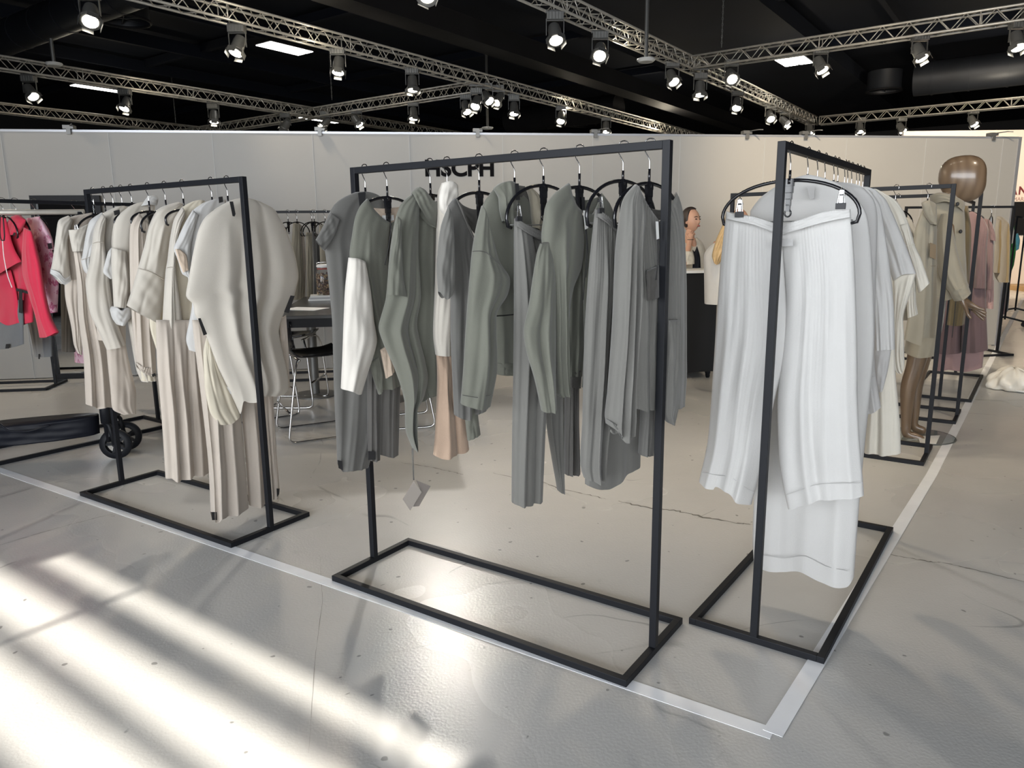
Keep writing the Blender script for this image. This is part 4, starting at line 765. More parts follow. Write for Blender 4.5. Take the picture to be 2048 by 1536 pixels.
g.q('button', K['brown'], [(1722+5*math.cos(a), 777+5*math.sin(a)) for a in np.linspace(0, 6.28, 13)[:-1]], dz=.045, th=.004)
g.q('paper_tag', M['white'], [(1713,830),(1740,822),(1738,828),(1714,842)], dz=.0)
g.s_('cuff_seam', K['sheer'], [(1713,762),(1730,757),(1750,753)], dz=.04, r=.0014)
g = W(1650, 'linen_tunic', 'white linen tunic with straight hem behind the buttoned cuff', 'top', shift=.0)
g.c('body', 'linen', [(1680,364),(1720,500),(1742,600),(1749,700)], [(1740,380),(1760,410),(1768,450),(1778,520),(1787,600),(1789,660),(1790,698)], [(1680,364),(1710,368),(1740,380)], nf=5, amp=.01, th=.05)
g.c('sleeve', 'sheer', [(1748,690),(1750,740),(1756,782)], [(1784,690),(1776,740),(1765,783)], th=.04, nf=2, dz=-.02, nu=16, nv=20)
g = W(1668, 'linen_long_dress', 'ecru linen dress whose hem hangs beside the mannequin legs', 'dress')
g.c('body', 'ecru', [(1700,370),(1730,500),(1744,640),(1735,800),(1729,906)], [(1745,384),(1770,480),(1788,640),(1791,745),(1796,800),(1800,850),(1802,906)], None, [(1729,906),(1750,905),(1766,908),(1802,906)], nf=5, amp=.01, th=.06)
g = W(1690, 'linen_kimono', 'white linen top with wide hanging sleeve towards the back of the right rack', 'top')
g.c('body', 'linen', [(1712,374),(1750,460),(1772,520),(1786,562)], [(1752,380),(1772,400),(1792,442),(1816,502),(1832,547)], [(1712,374),(1735,374),(1752,380)], [(1786,562),(1805,549),(1832,547)], nf=3, th=.05)
g.c('sleeve', 'ecru', [(1786,562),(1787,640),(1784,709),(1790,741),(1797,747)], [(1832,547),(1820,588),(1807,631),(1808,675),(1809,734)], [(1786,562),(1805,550),(1832,547)], [(1797,747),(1804,745),(1809,734)], th=.05, nf=3, dz=-.01)
g = W(1712, 'ecru_shirt', 'rearmost ecru linen shirt with pointed sleeve tip on the right rack', 'shirt', shift=.02)
g.c('body', 'ecru', [(1738,380),(1780,450),(1806,520),(1812,590),(1815,636)], [(1771,388),(1792,401),(1807,422),(1818,450),(1829,489),(1832,540),(1832,600),(1836,628)], [(1738,380),(1752,378),(1771,388)], nf=3, th=.05)
g.c('sleeve', 'ecru', [(1800,450),(1815,500),(1826,540),(1837,586)], [(1816,446),(1829,489),(1842,517),(1859,566)], None, [(1837,586),(1848,577),(1859,566)], th=.04, dz=.02, nf=1, nu=18, nv=26)
g.s_('seam', K['ecru'], [(1812,492),(1820,490),(1830,489)], dz=.045, r=.0012)
for i, px in enumerate((1676, 1696, 1704, 1720, 1727)):
    hanger(RWt.hook(px), RWt.ang+math.pi/2, ['%s among the bare hanger hooks on the right rack, towards its far post' % s for s in ('first spare', 'second spare', 'third spare', 'fourth spare', 'last spare')][i], 'hanger hooks on the right rack', kind='bare', strap=False)
# ------------------------------------------------ pink garments on the left edge rack
def hk_at(rk, px): return rk.hook(px)
g = Gm(RLf, -4, 'pink_wrap', 'coral pink wrap top with long drawstring at the left edge of the picture', 'top', hang='arch')
g.c('body', 'pink', [(-60,440),(-70,560),(-60,640)], [(12,437),(20,470),(30,500),(43,523)], [(-60,440),(-20,428),(12,437)], [(-60,640),(-20,560),(5,548),(43,523)], nf=4, th=.1)
g.c('front', 'pink', [(-60,540),(-60,600),(-50,648)], [(22,540),(34,590),(40,645)], None, [(-50,648),(0,640),(20,650),(40,645)], nf=5, th=.08, dz=-.03)
g.s_('drawstring', M['white'], [(5,482),(8,515),(15,550),(24,575)], dz=.09, r=.003); g.s_('loop', bk, [(0,430),(0,470),(5,484),(9,475),(6,430)], dz=.09, r=.004)
g = Gm(RLf, 22, 'pink_jacket', 'coral pink jacket with hood, black ties and flared sleeve at the left edge', 'jacket', hang='arch')
g.c('body', 'pink', [(22,434),(8,470),(10,560),(4,640)], [(62,463),(66,540),(66,604),(66,644)], [(22,434),(40,431),(62,463)], [(4,640),(17,652),(30,655),(46,649),(66,644)], nf=5, th=.1)
g.c('sleeve', 'pink', [(48,455),(46,541),(60,590),(72,628),(81,674)], [(63,463),(78,521),(86,570),(99,630),(116,664)], None, [(81,674),(100,673),(116,664)], nf=2, th=.09, dz=.06)
g.c('hood', 'pink', [(22,434),(15,450),(22,470)], [(52,440),(46,455),(34,470)], [(22,434),(36,430),(52,440)], nf=2, th=.07, dz=.06, nu=20, nv=20)
g.q('black_tab', bk, [(16,465),(31,465),(31,471),(17,471)], dz=.09)
g.q('belt_tie', bk, [(32,576),(58,583),(58,588),(33,582)], dz=.08); g.q('belt_tie', bk, [(38,580),(45,582),(45,627),(38,625)], dz=.085)
g = Gm(RLf, 60, 'leopard_dress', 'pink leopard print short sleeved dress beside the coral jacket', 'dress', hang='arch')
g.c('body', 'leo', [(53,437),(60,480),(78,560),(92,625)], [(80,433),(96,480),(112,530),(116,560),(113,625)], None, [(92,625),(113,625)], nf=3, th=.08)
g.c('sleeve', 'leo', [(80,436),(86,470),(92,494)], [(90,450),(103,478),(107,500)], None, [(92,494),(107,500)], th=.06, dz=.03, nf=1, nu=20, nv=20)
g.q('black_tab', bk, [(95,487),(103,486),(105,497),(97,498)], dz=.07)
g = Gm(RLf, 100, 'slate_trousers', 'slate grey trousers under the leopard dress', 'trousers', hang=None)
g.c('leg', 'slate', [(48,560),(50,620),(60,660),(70,713)], [(100,560),(102,640),(104,713)], nf=4, th=.07)
g.q('label', bk, [(77,708),(80,708),(80,718),(77,718)], dz=.04)
g = Gm(RLf, 8, 'slate_skirt', 'dark slate skirt under the coral pink wrap', 'skirt', hang=None)
g.c('skirt', 'slate', [(-60,600),(-60,690)], [(46,600),(48,688)], None, [(-60,690),(10,697),(48,688)], nf=5, th=.08)
g.q('label', bk, [(12,688),(19,688),(18,697),(11,697)], dz=.05)
g = Gm(RLf, 141, 'coral_top', 'small coral garment glimpsed behind the cream tops beside the post', 'top', hang='arch')
g.c('body', 'pink', [(160,430),(158,520),(158,640)], [(186,428),(184,520),(180,640)], nf=2, th=.06)

g = Gm(RLf, 210, 'charcoal_trousers', 'charcoal trousers low behind the leftmost cream blouse, before the mirror', 'trousers', hang=None)
g.c('leg', 'dark', [(121,450),(122,560),(124,702)], [(150,450),(150,560),(150,704)], nf=3, th=.06)
g = Gm(RLf, 230, 'leopard_skirt', 'pink leopard print skirt hem glimpsed behind the cream skirts', 'skirt', hang=None)
g.c('skirt', 'leo', [(145,600),(148,660),(150,724)], [(180,600),(180,660),(180,726)], nf=3, th=.06)

# ------------------------------------------------ taupe garments by the wall behind the bar table
g = Gm(RN, 588, 'sand_shirt', 'sand coloured shirt on the rack behind the bar table', 'shirt', twist=-.6, wmix=.5)
g.c('body', 'sand', [(586,446),(583,500),(585,560),(586,600)], [(600,448),(604,500),(608,560),(606,598)], None, nf=3, th=.07)
g.c('back', 'taupe', [(597,446),(600,520),(603,600)], [(606,455),(611,520),(609,600)], nf=2, th=.05, dz=-.04)
g = Gm(RN, 618, 'sand_trousers', 'sand trousers on a clip hanger behind the bar table', 'trousers', twist=-.6, hang='clip')
g.c('leg', 'sand', [(612,465),(613,530),(614,596)], [(624,465),(625,530),(626,596)], nf=3, th=.05)
g = Gm(RN, 623, 'dark_trousers', 'dark trousers on a clip hanger next to the sand trousers behind the table', 'trousers', twist=-.6, hang='clip')
g.c('leg', 'dark', [(624,462),(628,530),(628,596)], [(638,470),(640,530),(640,596)], nf=3, th=.05)
g = Gm(RN, 645, 'taupe_shirt', 'taupe shirt on the rack behind the glass jar', 'shirt', twist=-.6)
g.c('body', 'sand', [(638,450),(640,520),(640,590)], [(660,448),(664,520),(664,590)], nf=3, th=.07)
g = Gm(RN, 570, 'black_top', 'black top at the rack behind the poncho edge', 'top', twist=-.6)
g.c('body', 'navy', [(560,450),(560,520),(562,590)], [(572,455),(582,500),(580,590)], nf=2, th=.06)

# ------------------------------------------------ beige and pink garments behind on the right
g = Gm(R2, 1860, 'beige_jacket', 'beige jacket with big collar hanging right before the mannequin', 'jacket', twist=-.6, hang='bare', strap=False)
g.c('body', 'sand', [(1848,412),(1830,462),(1824,540),(1816,630),(1808,679)], [(1873,412),(1873,500),(1873,600),(1870,676)], None, [(1808,679),(1834,689),(1837,674),(1870,676)], folds=[(.3, .1, .07, .02, .1), (.6, 0, .05, -.02, .1)], nf=3, th=.08, nu=40)
g.c('collar', 'sand', [(1843,407),(1850,430),(1862,448)], [(1871,408),(1872,430),(1872,452)], [(1843,407),(1855,401),(1871,408)], th=.06, dz=.05, nf=1, nu=20, nv=20, top=.7)
g.q('paper_tag', K['brown'], [(1860,485),(1872,490),(1871,519),(1859,514)], dz=.06); g.s_('pocket_seam', K['brown'], [(1861,532),(1872,532)], dz=.05)
g = Gm(R2, 1795, 'cream_blouse', 'cream blouse on the first beige rack behind the white linen', 'blouse', twist=-.6, hang='bare', strap=False)
g.c('body', 'ecru', [(1770,420),(1770,520),(1780,640)], [(1802,430),(1830,480),(1815,640)], nf=3, th=.06)
g = Gm(R3, 1800, 'ecru_jacket', 'pale ecru garment on the rack behind the mannequin, near the tiny black hanger', 'jacket', twist=-.6, strap=True)
g.c('body', 'ecru', [(1800,430),(1800,500),(1800,600)], [(1824,440),(1838,490),(1835,600)], nf=2, th=.06)
g = Gm(R3, 1905, 'khaki_jacket', 'khaki jacket with long tie hanging behind the mannequin', 'jacket', twist=-.6)
g.c('body', 'olive', [(1915,410),(1912,480),(1900,600),(1894,650)], [(1936,412),(1942,470),(1938,560),(1928,648)], None, [(1894,650),(1910,651),(1928,648)], nf=4, th=.07)
g.s_('tie', bk, [(1912,600),(1908,640),(1904,675)], dz=.06, r=.003)
g = Gm(R4, 1942, 'mauve_jacket', 'dusty pink jacket with dropped sleeve at the front of the pink rack', 'jacket', hang='arch', strap=False, hk=R4.c+R4.d*(-0.58)+V(0, 0, RH))
g.c('body', 'mauve', [(1930,428),(1928,500),(1926,600),(1922,704)], [(1964,434),(1970,520),(1972,600),(1976,700)], [(1930,428),(1945,423),(1964,434)], [(1922,704),(1945,705),(1976,700)], nf=5, th=.09, nu=40)
g.c('sleeve', 'mauve', [(1956,430),(1952,500),(1948,576)], [(1967,437),(1977,460),(1974,500),(1973,577)], None, [(1948,576),(1972,577)], nf=2, th=.09, dz=.06)
g = Gm(R4, 1946, 'pink_skirt', 'pale pink skirt showing under the dusty pink jackets', 'skirt', hang=None, hk=R4.c+R4.d*(-0.45)+V(0, 0, RH))
g.c('skirt', 'pinkpale', [(1872,640),(1868,700),(1866,737)], [(1970,640),(1968,700),(1965,735)], None, [(1866,737),(1880,741),(1900,738),(1930,742),(1965,735)], nf=7, th=.1, nu=50)
g = Gm(R4, 1951, 'mauve_dress', 'dusty pink dress whose hem hangs left of the second rack post', 'dress', hang='arch', strap=False, hk=R4.c+R4.d*(-0.5)+V(0, 0, RH))
g.c('body', 'mauve', [(1884,560),(1872,640),(1866,704)], [(1924,560),(1924,640),(1922,706)], None, [(1866,704),(1890,708),(1922,706)], nf=4, th=.07)
g = Gm(R4, 1957, 'rose_blouse', 'rose short sleeved top behind the dusty pink jacket', 'top', hang='arch', strap=False, hk=R4.c+R4.d*(-0.3)+V(0, 0, RH))
g.c('body', 'mauve', [(1968,436),(1972,500),(1972,580)], [(1978,440),(1987,480),(1986,578)], nf=3, th=.06)
g.c('sleeve', 'mauve', [(1976,436),(1978,460),(1980,480)], [(1984,446),(1991,470),(1992,482)], None, th=.04, dz=.03, nf=1, nu=16, nv=16)
g = Gm(R4, 1962, 'rose_skirt', 'light rose skirt hanging behind under the rose top', 'skirt', hang=None, hk=R4.c+R4.d*(-0.2)+V(0, 0, RH))
g.c('skirt', 'pinkpale', [(1970,560),(1971,590),(1971,616)], [(1988,560),(1988,590),(1987,618)], nf=3, th=.05)
g = Gm(R5, 1992, 'olive_coat', 'olive cotton coat near the end of the panel wall', 'coat', twist=-.6, hang='arch', strap=True)
g.c('body', 'olive', [(1994,432),(1993,480),(1990,546),(2000,564)], [(2018,448),(2018,487),(2017,530),(2015,565)], [(1994,432),(2004,434),(2018,448)], [(2000,564),(2015,565)], nf=3, th=.1)
g.c('sleeve', 'olive', [(1994,436),(1991,500),(1989,545)], [(2002,440),(2002,500),(1999,546)], th=.07, dz=.05, nf=1, nu=18)
# garment rail on wheels in the aisle, prints
wr = atz(2008, 652); rr = empty('rolling_rack', wr, -.05, 'rolling rack of printed clothes in the far aisle at the right', 'rack')
ln = atz(2019, 640)
dv = GA
MB().tube([(0, 0, 1.62), tuple(dv*1.6+V(0, 0, 1.62))], .015, 8).build('rail', M['black'], rr, smooth=True)
for s in (0., 1.6):
    MB().tube([tuple(dv*s+V(0, 0, 1.62)), tuple(dv*s+V(0, 0, .1))], .014, 8).tube([tuple(dv*s+GB*.25+V(0, 0, .08)), tuple(dv*s+V(0, 0, .14)), tuple(dv*s-GB*.25+V(0, 0, .08))], .014, 8).build('upright', M['black'], rr, smooth=True)
    for q in (-.25, .25):
        MB().lathe([(.04, -.015), (.04, .015)], tuple(dv*s+GB*q+V(0, 0, .04)), 14, R=np.array(Matrix.Rotation(math.pi/2, 3, 'X'))).build('wheel', M['black'], rr)
pa = plane_at(wr+GA*.5, RG.ang)
def loose(name, m, L, R, label, cat, pl, **k):
    b = V(*pl[0]); b[2] = 0; e = empty(name, b, 0, label, cat, 'printed clothes on the far rolling rack'); k.setdefault('nf', 2); cloth('body', K[m], e, b, pl, L, R, seed=int(L[0][0]), nu=18, nv=24, **k)
loose('white_shirt', 'white', [(2014,440),(2016,470),(2020,490)], [(2024,438),(2030,470),(2029,484)], 'white shirt with pointed sleeve on the far rolling rack', 'shirt', pa, th=.1)
loose('green_dress', 'green', [(2014,490),(2015,530),(2016,560)], [(2030,450),(2032,500),(2028,530)], 'green printed dress on the far rolling rack', 'dress', plane_at(wr+GA*.8, RG.ang), th=.1)
loose('aqua_blouse', 'aqua', [(2028,470),(2029,485),(2030,503)], [(2036,466),(2040,480),(2038,498)], 'aqua blue blouse on the far rolling rack', 'blouse', plane_at(wr+GA*1.1, RG.ang), th=.1)
loose('flower_skirt', 'pinkpale', [(1999,566),(1997,600),(1996,632)], [(2012,560),(2011,600),(2010,628)], 'pale flowered skirt low on the far rolling rack', 'skirt', plane_at(wr+GA*.3, RG.ang), th=.1)
loose('blue_skirt', 'slate', [(2012,560),(2011,600),(2010,628)], [(2020,545),(2019,590),(2016,622)], 'blue skirt next to the flowered one on the far rolling rack', 'skirt', plane_at(wr+GA*.6, RG.ang), th=.1)

# ------------------------------------------------ bodies
def skin(name, m, parent, J, E_, sub=2, root=0):
    names = list(J); me = bpy.data.meshes.new(name); me.from_pydata([tuple(map(float, J[k][0])) for k in names], [(names.index(a), names.index(b)) for a, b in E_], []); me.update()
    o = bpy.data.objects.new(name, me); COL.objects.link(o); me.materials.append(m)
    md = o.modifiers.new('skin', 'SKIN'); md.use_smooth_shade = True
    for i, k in enumerate(names):
        r = J[k][1]; r = r if hasattr(r, '__len__') else (r, r); me.skin_vertices[0].data[i].radius = r; me.skin_vertices[0].data[i].use_root = (i == root)
    sm = o.modifiers.new('sub', 'SUBSURF'); sm.levels = sm.render_levels = sub
    # bake the grown surface into the mesh
    dg = bpy.context.evaluated_depsgraph_get(); dg.update(); me2 = bpy.data.meshes.new_from_object(o.evaluated_get(dg)); o.modifiers.clear(); o.data = me2; me2.name = name
    me2.polygons.foreach_set('use_smooth', [True]*len(me2.polygons))
    if parent: o.parent = parent
    return o
def blob(name, m, parent, c, r, R=None, fn=None, n=28, k=20):
    R = np.eye(3) if R is None else R; vs = []; fs = []
    for i in range(k+1):
        t = math.pi*i/k
        for j in range(n):
            a = 2*math.pi*j/n; p = np.array([math.sin(t)*math.cos(a), math.sin(t)*math.sin(a), math.cos(t)])
            if fn: p = fn(p)
            vs.append(np.array(c)+R@(p*np.array(r)))
    for i in range(k):
        for j in range(n): fs.append((i*n+j, (i+1)*n+j, (i+1)*n+(j+1) % n, i*n+(j+1) % n))
    return MB().add(vs, fs).build(name, m, parent, smooth=True)
def facing(base):
    n = V(-base[0], -base[1], 0); n /= np.linalg.norm(n); return (V(base[0], base[1], 0), n, n)
def wood_material():
    m = mat('mannequin_wood', (.20, .13, .075), .28, spec=.5, coat=.3); nt = m.node_tree; N = nt.nodes; L = nt.links
    tc = N.new('ShaderNodeTexCoord'); mp = N.new('ShaderNodeMapping'); mp.inputs['Scale'].default_value = (3, 3, .7); L.new(tc.outputs['Object'], mp.inputs[0])
    wv = N.new('ShaderNodeTexWave'); wv.inputs['Scale'].default_value = 2.2; wv.inputs['Distortion'].default_value = 7; wv.inputs['Detail'].default_value = 3; L.new(mp.outputs[0], wv.inputs[0])
    r = N.new('ShaderNodeValToRGB'); r.color_ramp.elements[0].color = (.125, .082, .05, 1); r.color_ramp.elements[1].color = (.165, .112, .07, 1); L.new(wv.outputs[0], r.inputs[0]); L.new(r.outputs[0], N['Principled BSDF'].inputs['Base Color']); return m
WD_ = wood_material()
mbase = atz(1826, 872); mp_ = facing(mbase)
me_ = empty('mannequin', (mbase[0], mbase[1], 0), 0, 'brown wooden faceless mannequin in a beige coat standing between the racks', 'mannequin'); mb0 = V(mbase[0], mbase[1], 0)
def mpt(x, y, off=0): return unproj(np.array([[(x, y)]], float), mp_[0]+mp_[1]*off, mp_[1])[0, 0]-mb0
J = dict(pelvis=(mpt(1850, 630), (.13, .10)), waist=(mpt(1860, 575), (.11, .09)), chest=(mpt(1884, 480), (.14, .11)), neckb=(mpt(1900, 412), (.07, .06)), neck=(mpt(1904, 392), .068), skull=(mpt(1912, 370), .075),
    shl=(mpt(1894, 438, .12), .05), ell=(mpt(1896, 532, .18), .036), wrl=(mpt(1920, 596, .20), .029), pal=(mpt(1940, 609, .20), (.036, .022)),
    shr=(mpt(1900, 432, -.16), .055), elr=(mpt(1905, 520, -.2), .042), wrr=(mpt(1918, 590, -.2), .028),
    hil=(mpt(1846, 650, .08), .10), knl=(mpt(1832, 728, .09), .062), cal=(mpt(1816, 775, .085), .057), anl=(mpt(1812, 846, .08), .035), hel=(mpt(1812, 868, .08), .036), bal=(mpt(1834, 877, .08), (.04, .026)), tol=(mpt(1850, 884, .08), (.034, .016)),
    hir=(mpt(1852, 650, -.08), .10), knr=(mpt(1842, 724, -.07), .06), car=(mpt(1830, 770, -.07), .054), anr=(mpt(1828, 836, -.07), .034), her=(mpt(1826, 854, -.07), .034), bar=(mpt(1840, 860, -.07), (.038, .024)), tor=(mpt(1852, 865, -.07), (.032, .015)))
E_ = [('pelvis','waist'),('waist','chest'),('chest','neckb'),('neckb','neck'),('neck','skull'),('chest','shl'),('shl','ell'),('ell','wrl'),('wrl','pal'),('chest','shr'),('shr','elr'),('elr','wrr'),
      ('pelvis','hil'),('hil','knl'),('knl','cal'),('cal','anl'),('anl','hel'),('hel','bal'),('bal','tol'),('pelvis','hir'),('hir','knr'),('knr','car'),('car','anr'),('anr','her'),('her','bar'),('bar','tor')]
for i, (dx, dy, k1, k2) in enumerate([(30, 8, 14, 8), (33, 14, 12, 10), (32, 20, 9, 10), (28, 26, 5, 9)]):
    o_ = .20+.022*(1.5-i)
    J['f%da' % i] = (mpt(1946+i*0, 611+i*2.5, o_), .0125); J['f%db' % i] = (mpt(1946+.55*dx-4, 611+dy*.75, o_), .0105); J['f%dc' % i] = (mpt(1943+dx*.92, 611+dy*1.15, o_), .0085)
    E_ += [('pal', 'f%da' % i), ('f%da' % i, 'f%db' % i), ('f%db' % i, 'f%dc' % i)]
J['t0'] = (mpt(1932, 616, .235), .013); J['t1'] = (mpt(1936, 630, .25), .011); J['t2'] = (mpt(1943, 638, .25), .009); E_ += [('wrl', 't0'), ('t0', 't1'), ('t1', 't2')]
body = skin('body', WD_, me_, J, E_)
tilt = np.array(Matrix.Rotation(.0, 3, 'Y'))
rx = mp_[1]; side = V(rx[1], -rx[0], 0)
if (mpt(1960, 360)-mpt(1900, 360))@side < 0: side = -side
Rh = np.array([side, -rx, V(0, 0, 1)]).T@np.array(Matrix.Rotation(-.05, 3, 'Y'))
def headfn(p):
    p = p/(np.abs(p)**2.5).sum()**.4
    if p[2] < 0: z_ = abs(p[2]); p[0] = p[0]*(1-.10*z_)+.16*z_; p[1] *= 1-.25*z_
    else: p[0] *= 1+.05*p[2]
    return p
blob('head', WD_, me_, mpt(1924, 358), (.136, .098, .148), Rh, headfn)
def mc(part, m, L, R, T=None, B=None, **k): return cloth(part, K[m], me_, mb0, mp_, L, R, T, B, **k)
mc('skirt', 'sand', [(1836,590),(1818,650),(1808,700)], [(1894,590),(1886,650),(1873,706)], None, [(1808,700),(1840,707),(1873,706)], th=.44, nf=3, seed=5, top=.8)
mc('coat', 'sand', [(1862,398),(1846,425),(1842,500),(1840,598)], [(1927,405),(1930,440),(1931,500),(1933,532),(1934,574)], [(1862,398),(1895,402),(1927,405)], [(1840,598),(1874,601),(1910,592),(1934,574)], th=.30, nf=3, seed=6, amp=.012, top=.5)
mc('sleeve', 'sand', [(1882,428),(1872,470),(1873,520),(1880,556),(1896,582)], [(1903,440),(1912,490),(1924,535),(1938,572)], [(1882,428),(1893,428),(1903,440)], None, th=.18, dz=.17, nf=3, seed=8, top=.7, amp=.01)
mc('cuff', 'sand', [(1894,572),(1900,588),(1908,602)], [(1934,562),(1938,575),(1942,586)], [(1894,572),(1915,574),(1934,562)], [(1908,602),(1926,598),(1942,586)], th=.16, dz=.18, nf=1, seed=9, top=1, nu=26, nv=16)
mc('collar', 'sand', [(1859,391),(1860,402),(1866,410)], [(1930,404),(1930,414),(1927,424)], [(1859,391),(1881,386),(1908,393),(1930,404)], [(1866,410),(1890,404),(1912,412),(1927,424)], th=.24, dz=.03, nf=2, seed=10, top=.8, nu=30, nv=16)
for bx, by in ((1915, 408), (1921, 463)): blob('button', bk, me_, mpt(bx, by, .165), (.011, .011, .013), n=10, k=6)
gl = mat('glass_disc', (.8, .88, .86), .05, trans=.9); mb = MB().lathe([(.225, 0), (.225, .008)], mpt(1838, 878)*V(1, 1, 0)+V(0, 0, .001), 40); mb.build('glass_base', gl, me_)
oo = MB().tube([tuple(mpt(1838, 878)*V(1, 1, 0)+V(.225*math.cos(a), .225*math.sin(a), .006)) for a in np.linspace(0, 6.28, 40)[:-1]], .004, 5, closed=True).build('glass_rim', M['lampgrey'], me_, smooth=True)
cardp = [atz(1836, 873, .01), atz(1880, 871, .01), atz(1872, 888, .01), atz(1840, 886, .01)]
mb = MB().add(cardp+[p+V(0, 0, .002) for p in cardp], [(3, 2, 1, 0), (4, 5, 6, 7), (0, 1, 5, 4), (1, 2, 6, 5), (2, 3, 7, 6), (3, 0, 4, 7)]); tag(centre(mb.build('info_card', M['white'])), 'white info card lying on the glass base by the mannequin foot', 'card')

# ------------------------------------------------ people at the counter
skinm = mat('skin', S(188, 146, 122), .5, spec=.35); hairm = mat('brown_hair', (.02, .011, .008), .45, bump=.6, bscale=160); blond = mat('blond_hair', S(205, 172, 122), .5, bump=.8, bscale=180, var=.25, vscale=30)
lip = mat('lips', S(165, 90, 84), .5)
cb = atz(1392, 758)
pb = V(cb[0]+.08, cb[1]+.72, 0); pf = facing(pb)
pe = empty('person', pb, 0, 'dark haired woman in a pale jacket resting her chin on her hand at the counter', 'person')
def pp(x, y, off=0): return unproj(np.array([[(x, y)]], float), pf[0]+pf[1]*off, pf[1])[0, 0]-pb
J = dict(pelvis=(pp(1382, 600), (.15, .11)), chest=(pp(1382, 525), (.10, .07)), neckb=(pp(1380, 488), (.07, .06)), neck=(pp(1379, 472), .05), head=(pp(1381, 455), .05),
    shl=(pp(1400, 500), .04), ell=(pp(1405, 545), .035), wl=(pp(1398, 570, .2), .03), shr=(pp(1361, 500), .04), elr=(pp(1366, 532, .34), .045), wrr=(pp(1381, 482, .20), .026), palm=(pp(1381, 472, .16), (.034, .022)),
    hl=(pp(1395, 625), .09), kl=(pp(1396, 700), .06), al=(pp(1396, 770), .04), hr=(pp(1368, 625), .09), kr=(pp(1368, 700), .06), ar=(pp(1368, 770), .04))
J['al'] = (np.array([*J['al'][0][:2], .05]), .04); J['ar'] = (np.array([*J['ar'][0][:2], .05]), .04); J['kl'] = (np.array([*J['kl'][0][:2], .48]), .06); J['kr'] = (np.array([*J['kr'][0][:2], .48]), .06)
E_ = [('pelvis','chest'),('chest','neckb'),('neckb','neck'),('neck','head'),('chest','shl'),('shl','ell'),('ell','wl'),('chest','shr'),('shr','elr'),('elr','wrr'),('wrr','palm'),('pelvis','hl'),('hl','kl'),('kl','al'),('pelvis','hr'),('hr','kr'),('kr','ar')]
for i, (ax, ay, bx, by, cx_, cy_) in enumerate([(1377, 468, 1377, 464, 1382, 466), (1380, 467, 1381, 462, 1386, 465), (1383, 467, 1385, 463, 1389, 467), (1386, 469, 1388, 466, 1390, 470)]):
    J['g%da' % i] = (pp(ax, ay, .165), .011); J['g%db' % i] = (pp(bx, by, .15), .010); J['g%dc' % i] = (pp(cx_, cy_, .14), .009); E_ += [('palm', 'g%da' % i), ('g%da' % i, 'g%db' % i), ('g%db' % i, 'g%dc' % i)]
J['th0'] = (pp(1375, 472, .17), .012); J['th1'] = (pp(1371, 467, .16), .009); E_ += [('wrr', 'th0'), ('th0', 'th1')]
skin('body', skinm, pe, J, E_)
pr = V(pf[1][1], -pf[1][0], 0)
if (pp(1400, 450)-pp(1380, 450))@pr < 0: pr = -pr
yaw = math.radians(52)          # head turned towards the picture's right
fwd = pf[1]*math.cos(yaw)+pr*math.sin(yaw); sdv = V(fwd[1], -fwd[0], 0)
Rf = np.array([fwd, sdv, V(0, 0, 1)]).T
hc = pp(1383, 441)
def face(p):
    x, y, z = p
    q = np.array([x, y, z])
    if x > 0:
        q[0] *= .95
        q[0] += .22*math.exp(-((y/.16)**2+((z+.12)/.2)**2)) + .05*math.exp(-((y/.3)**2+((z+.75)/.15)**2)) - .06*math.exp(-(((abs(y)-.38)/.2)**2+((z-.12)/.15)**2))+.06*math.exp(-((y/.22)**2+((z+.46)/.07)**2))
    if z < -.2: q[1] *= 1-.45*(-z-.2); 
    return q
blob('head', skinm, pe, hc, (.098, .076, .122), Rf, face, n=44, k=36)
for s in (-1, 1):
    blob('eye', M['gloss'], pe, hc+Rf@np.array([.083, s*.030, .012]), (.012, .013, .006), Rf, n=10, k=6); MB().tube([hc+Rf@np.array([.088, s*.014, .034]), hc+Rf@np.array([.086, s*.032, .039]), hc+Rf@np.array([.072, s*.048, .032])], .0035, 6).build('eyebrow', hairm, pe)
    blob('ear', skinm, pe, hc+Rf@np.array([-.005, s*.074, -.008]), (.018, .009, .03), Rf, n=12, k=8)
blob('lips', lip, pe, hc+Rf@np.array([.0965, 0, -.058]), (.010, .022, .009), Rf, n=12, k=8)
def hairfn(p):
    q = p.copy()
    if q[0] > .25 and q[2] < .75: q[0] = .25+(q[0]-.25)*.1
    if q[2] < -.3: q[2] = -.3+(q[2]+.3)*.9; q[0] *= .75
    return q
blob('hair', hairm, pe, hc+Rf@np.array([-.018, 0, .022]), (.108, .087, .122), Rf, hairfn, n=32, k=24)
jm = cl('pale_print_jacket', (196, 190, 176), var=.12, vscale=30); K['pj'] = jm
def pc(part, m, L, R, T=None, B=None, **k): return cloth(part, K[m], pe, pb, pf, L, R, T, B, **k)
pc('jacket', 'pj', [(1366,482),(1352,498),(1348,560)], [(1393,474),(1405,486),(1412,505),(1415,560)], [(1366,482),(1378,488),(1393,474)], None, th=.27, nf=2, seed=3, dz=0, nu=28, nv=24)
pc('top', 'navy', [(1385,498),(1385,515),(1384,545)], [(1394,492),(1400,512),(1402,545)], [(1385,498),(1389,503),(1394,492)], th=.05, nf=0, seed=4, nu=18, nv=14, dz=.125)
cloth('chest', skinm, pe, pb, pf, [(1381,478),(1383,488),(1386,500)], [(1390,476),(1393,486),(1393,498)], None, None, th=.04, nf=0, nu=12, nv=10, dz=.105, amp=0, crumple=0)
pc('jacket_sleeve', 'pj', [(1366,502),(1364,516),(1364,529)], [(1386,503),(1389,516),(1389,528)], th=.11, dz=.28, nf=2, seed=11, nu=24, nv=18, top=1)
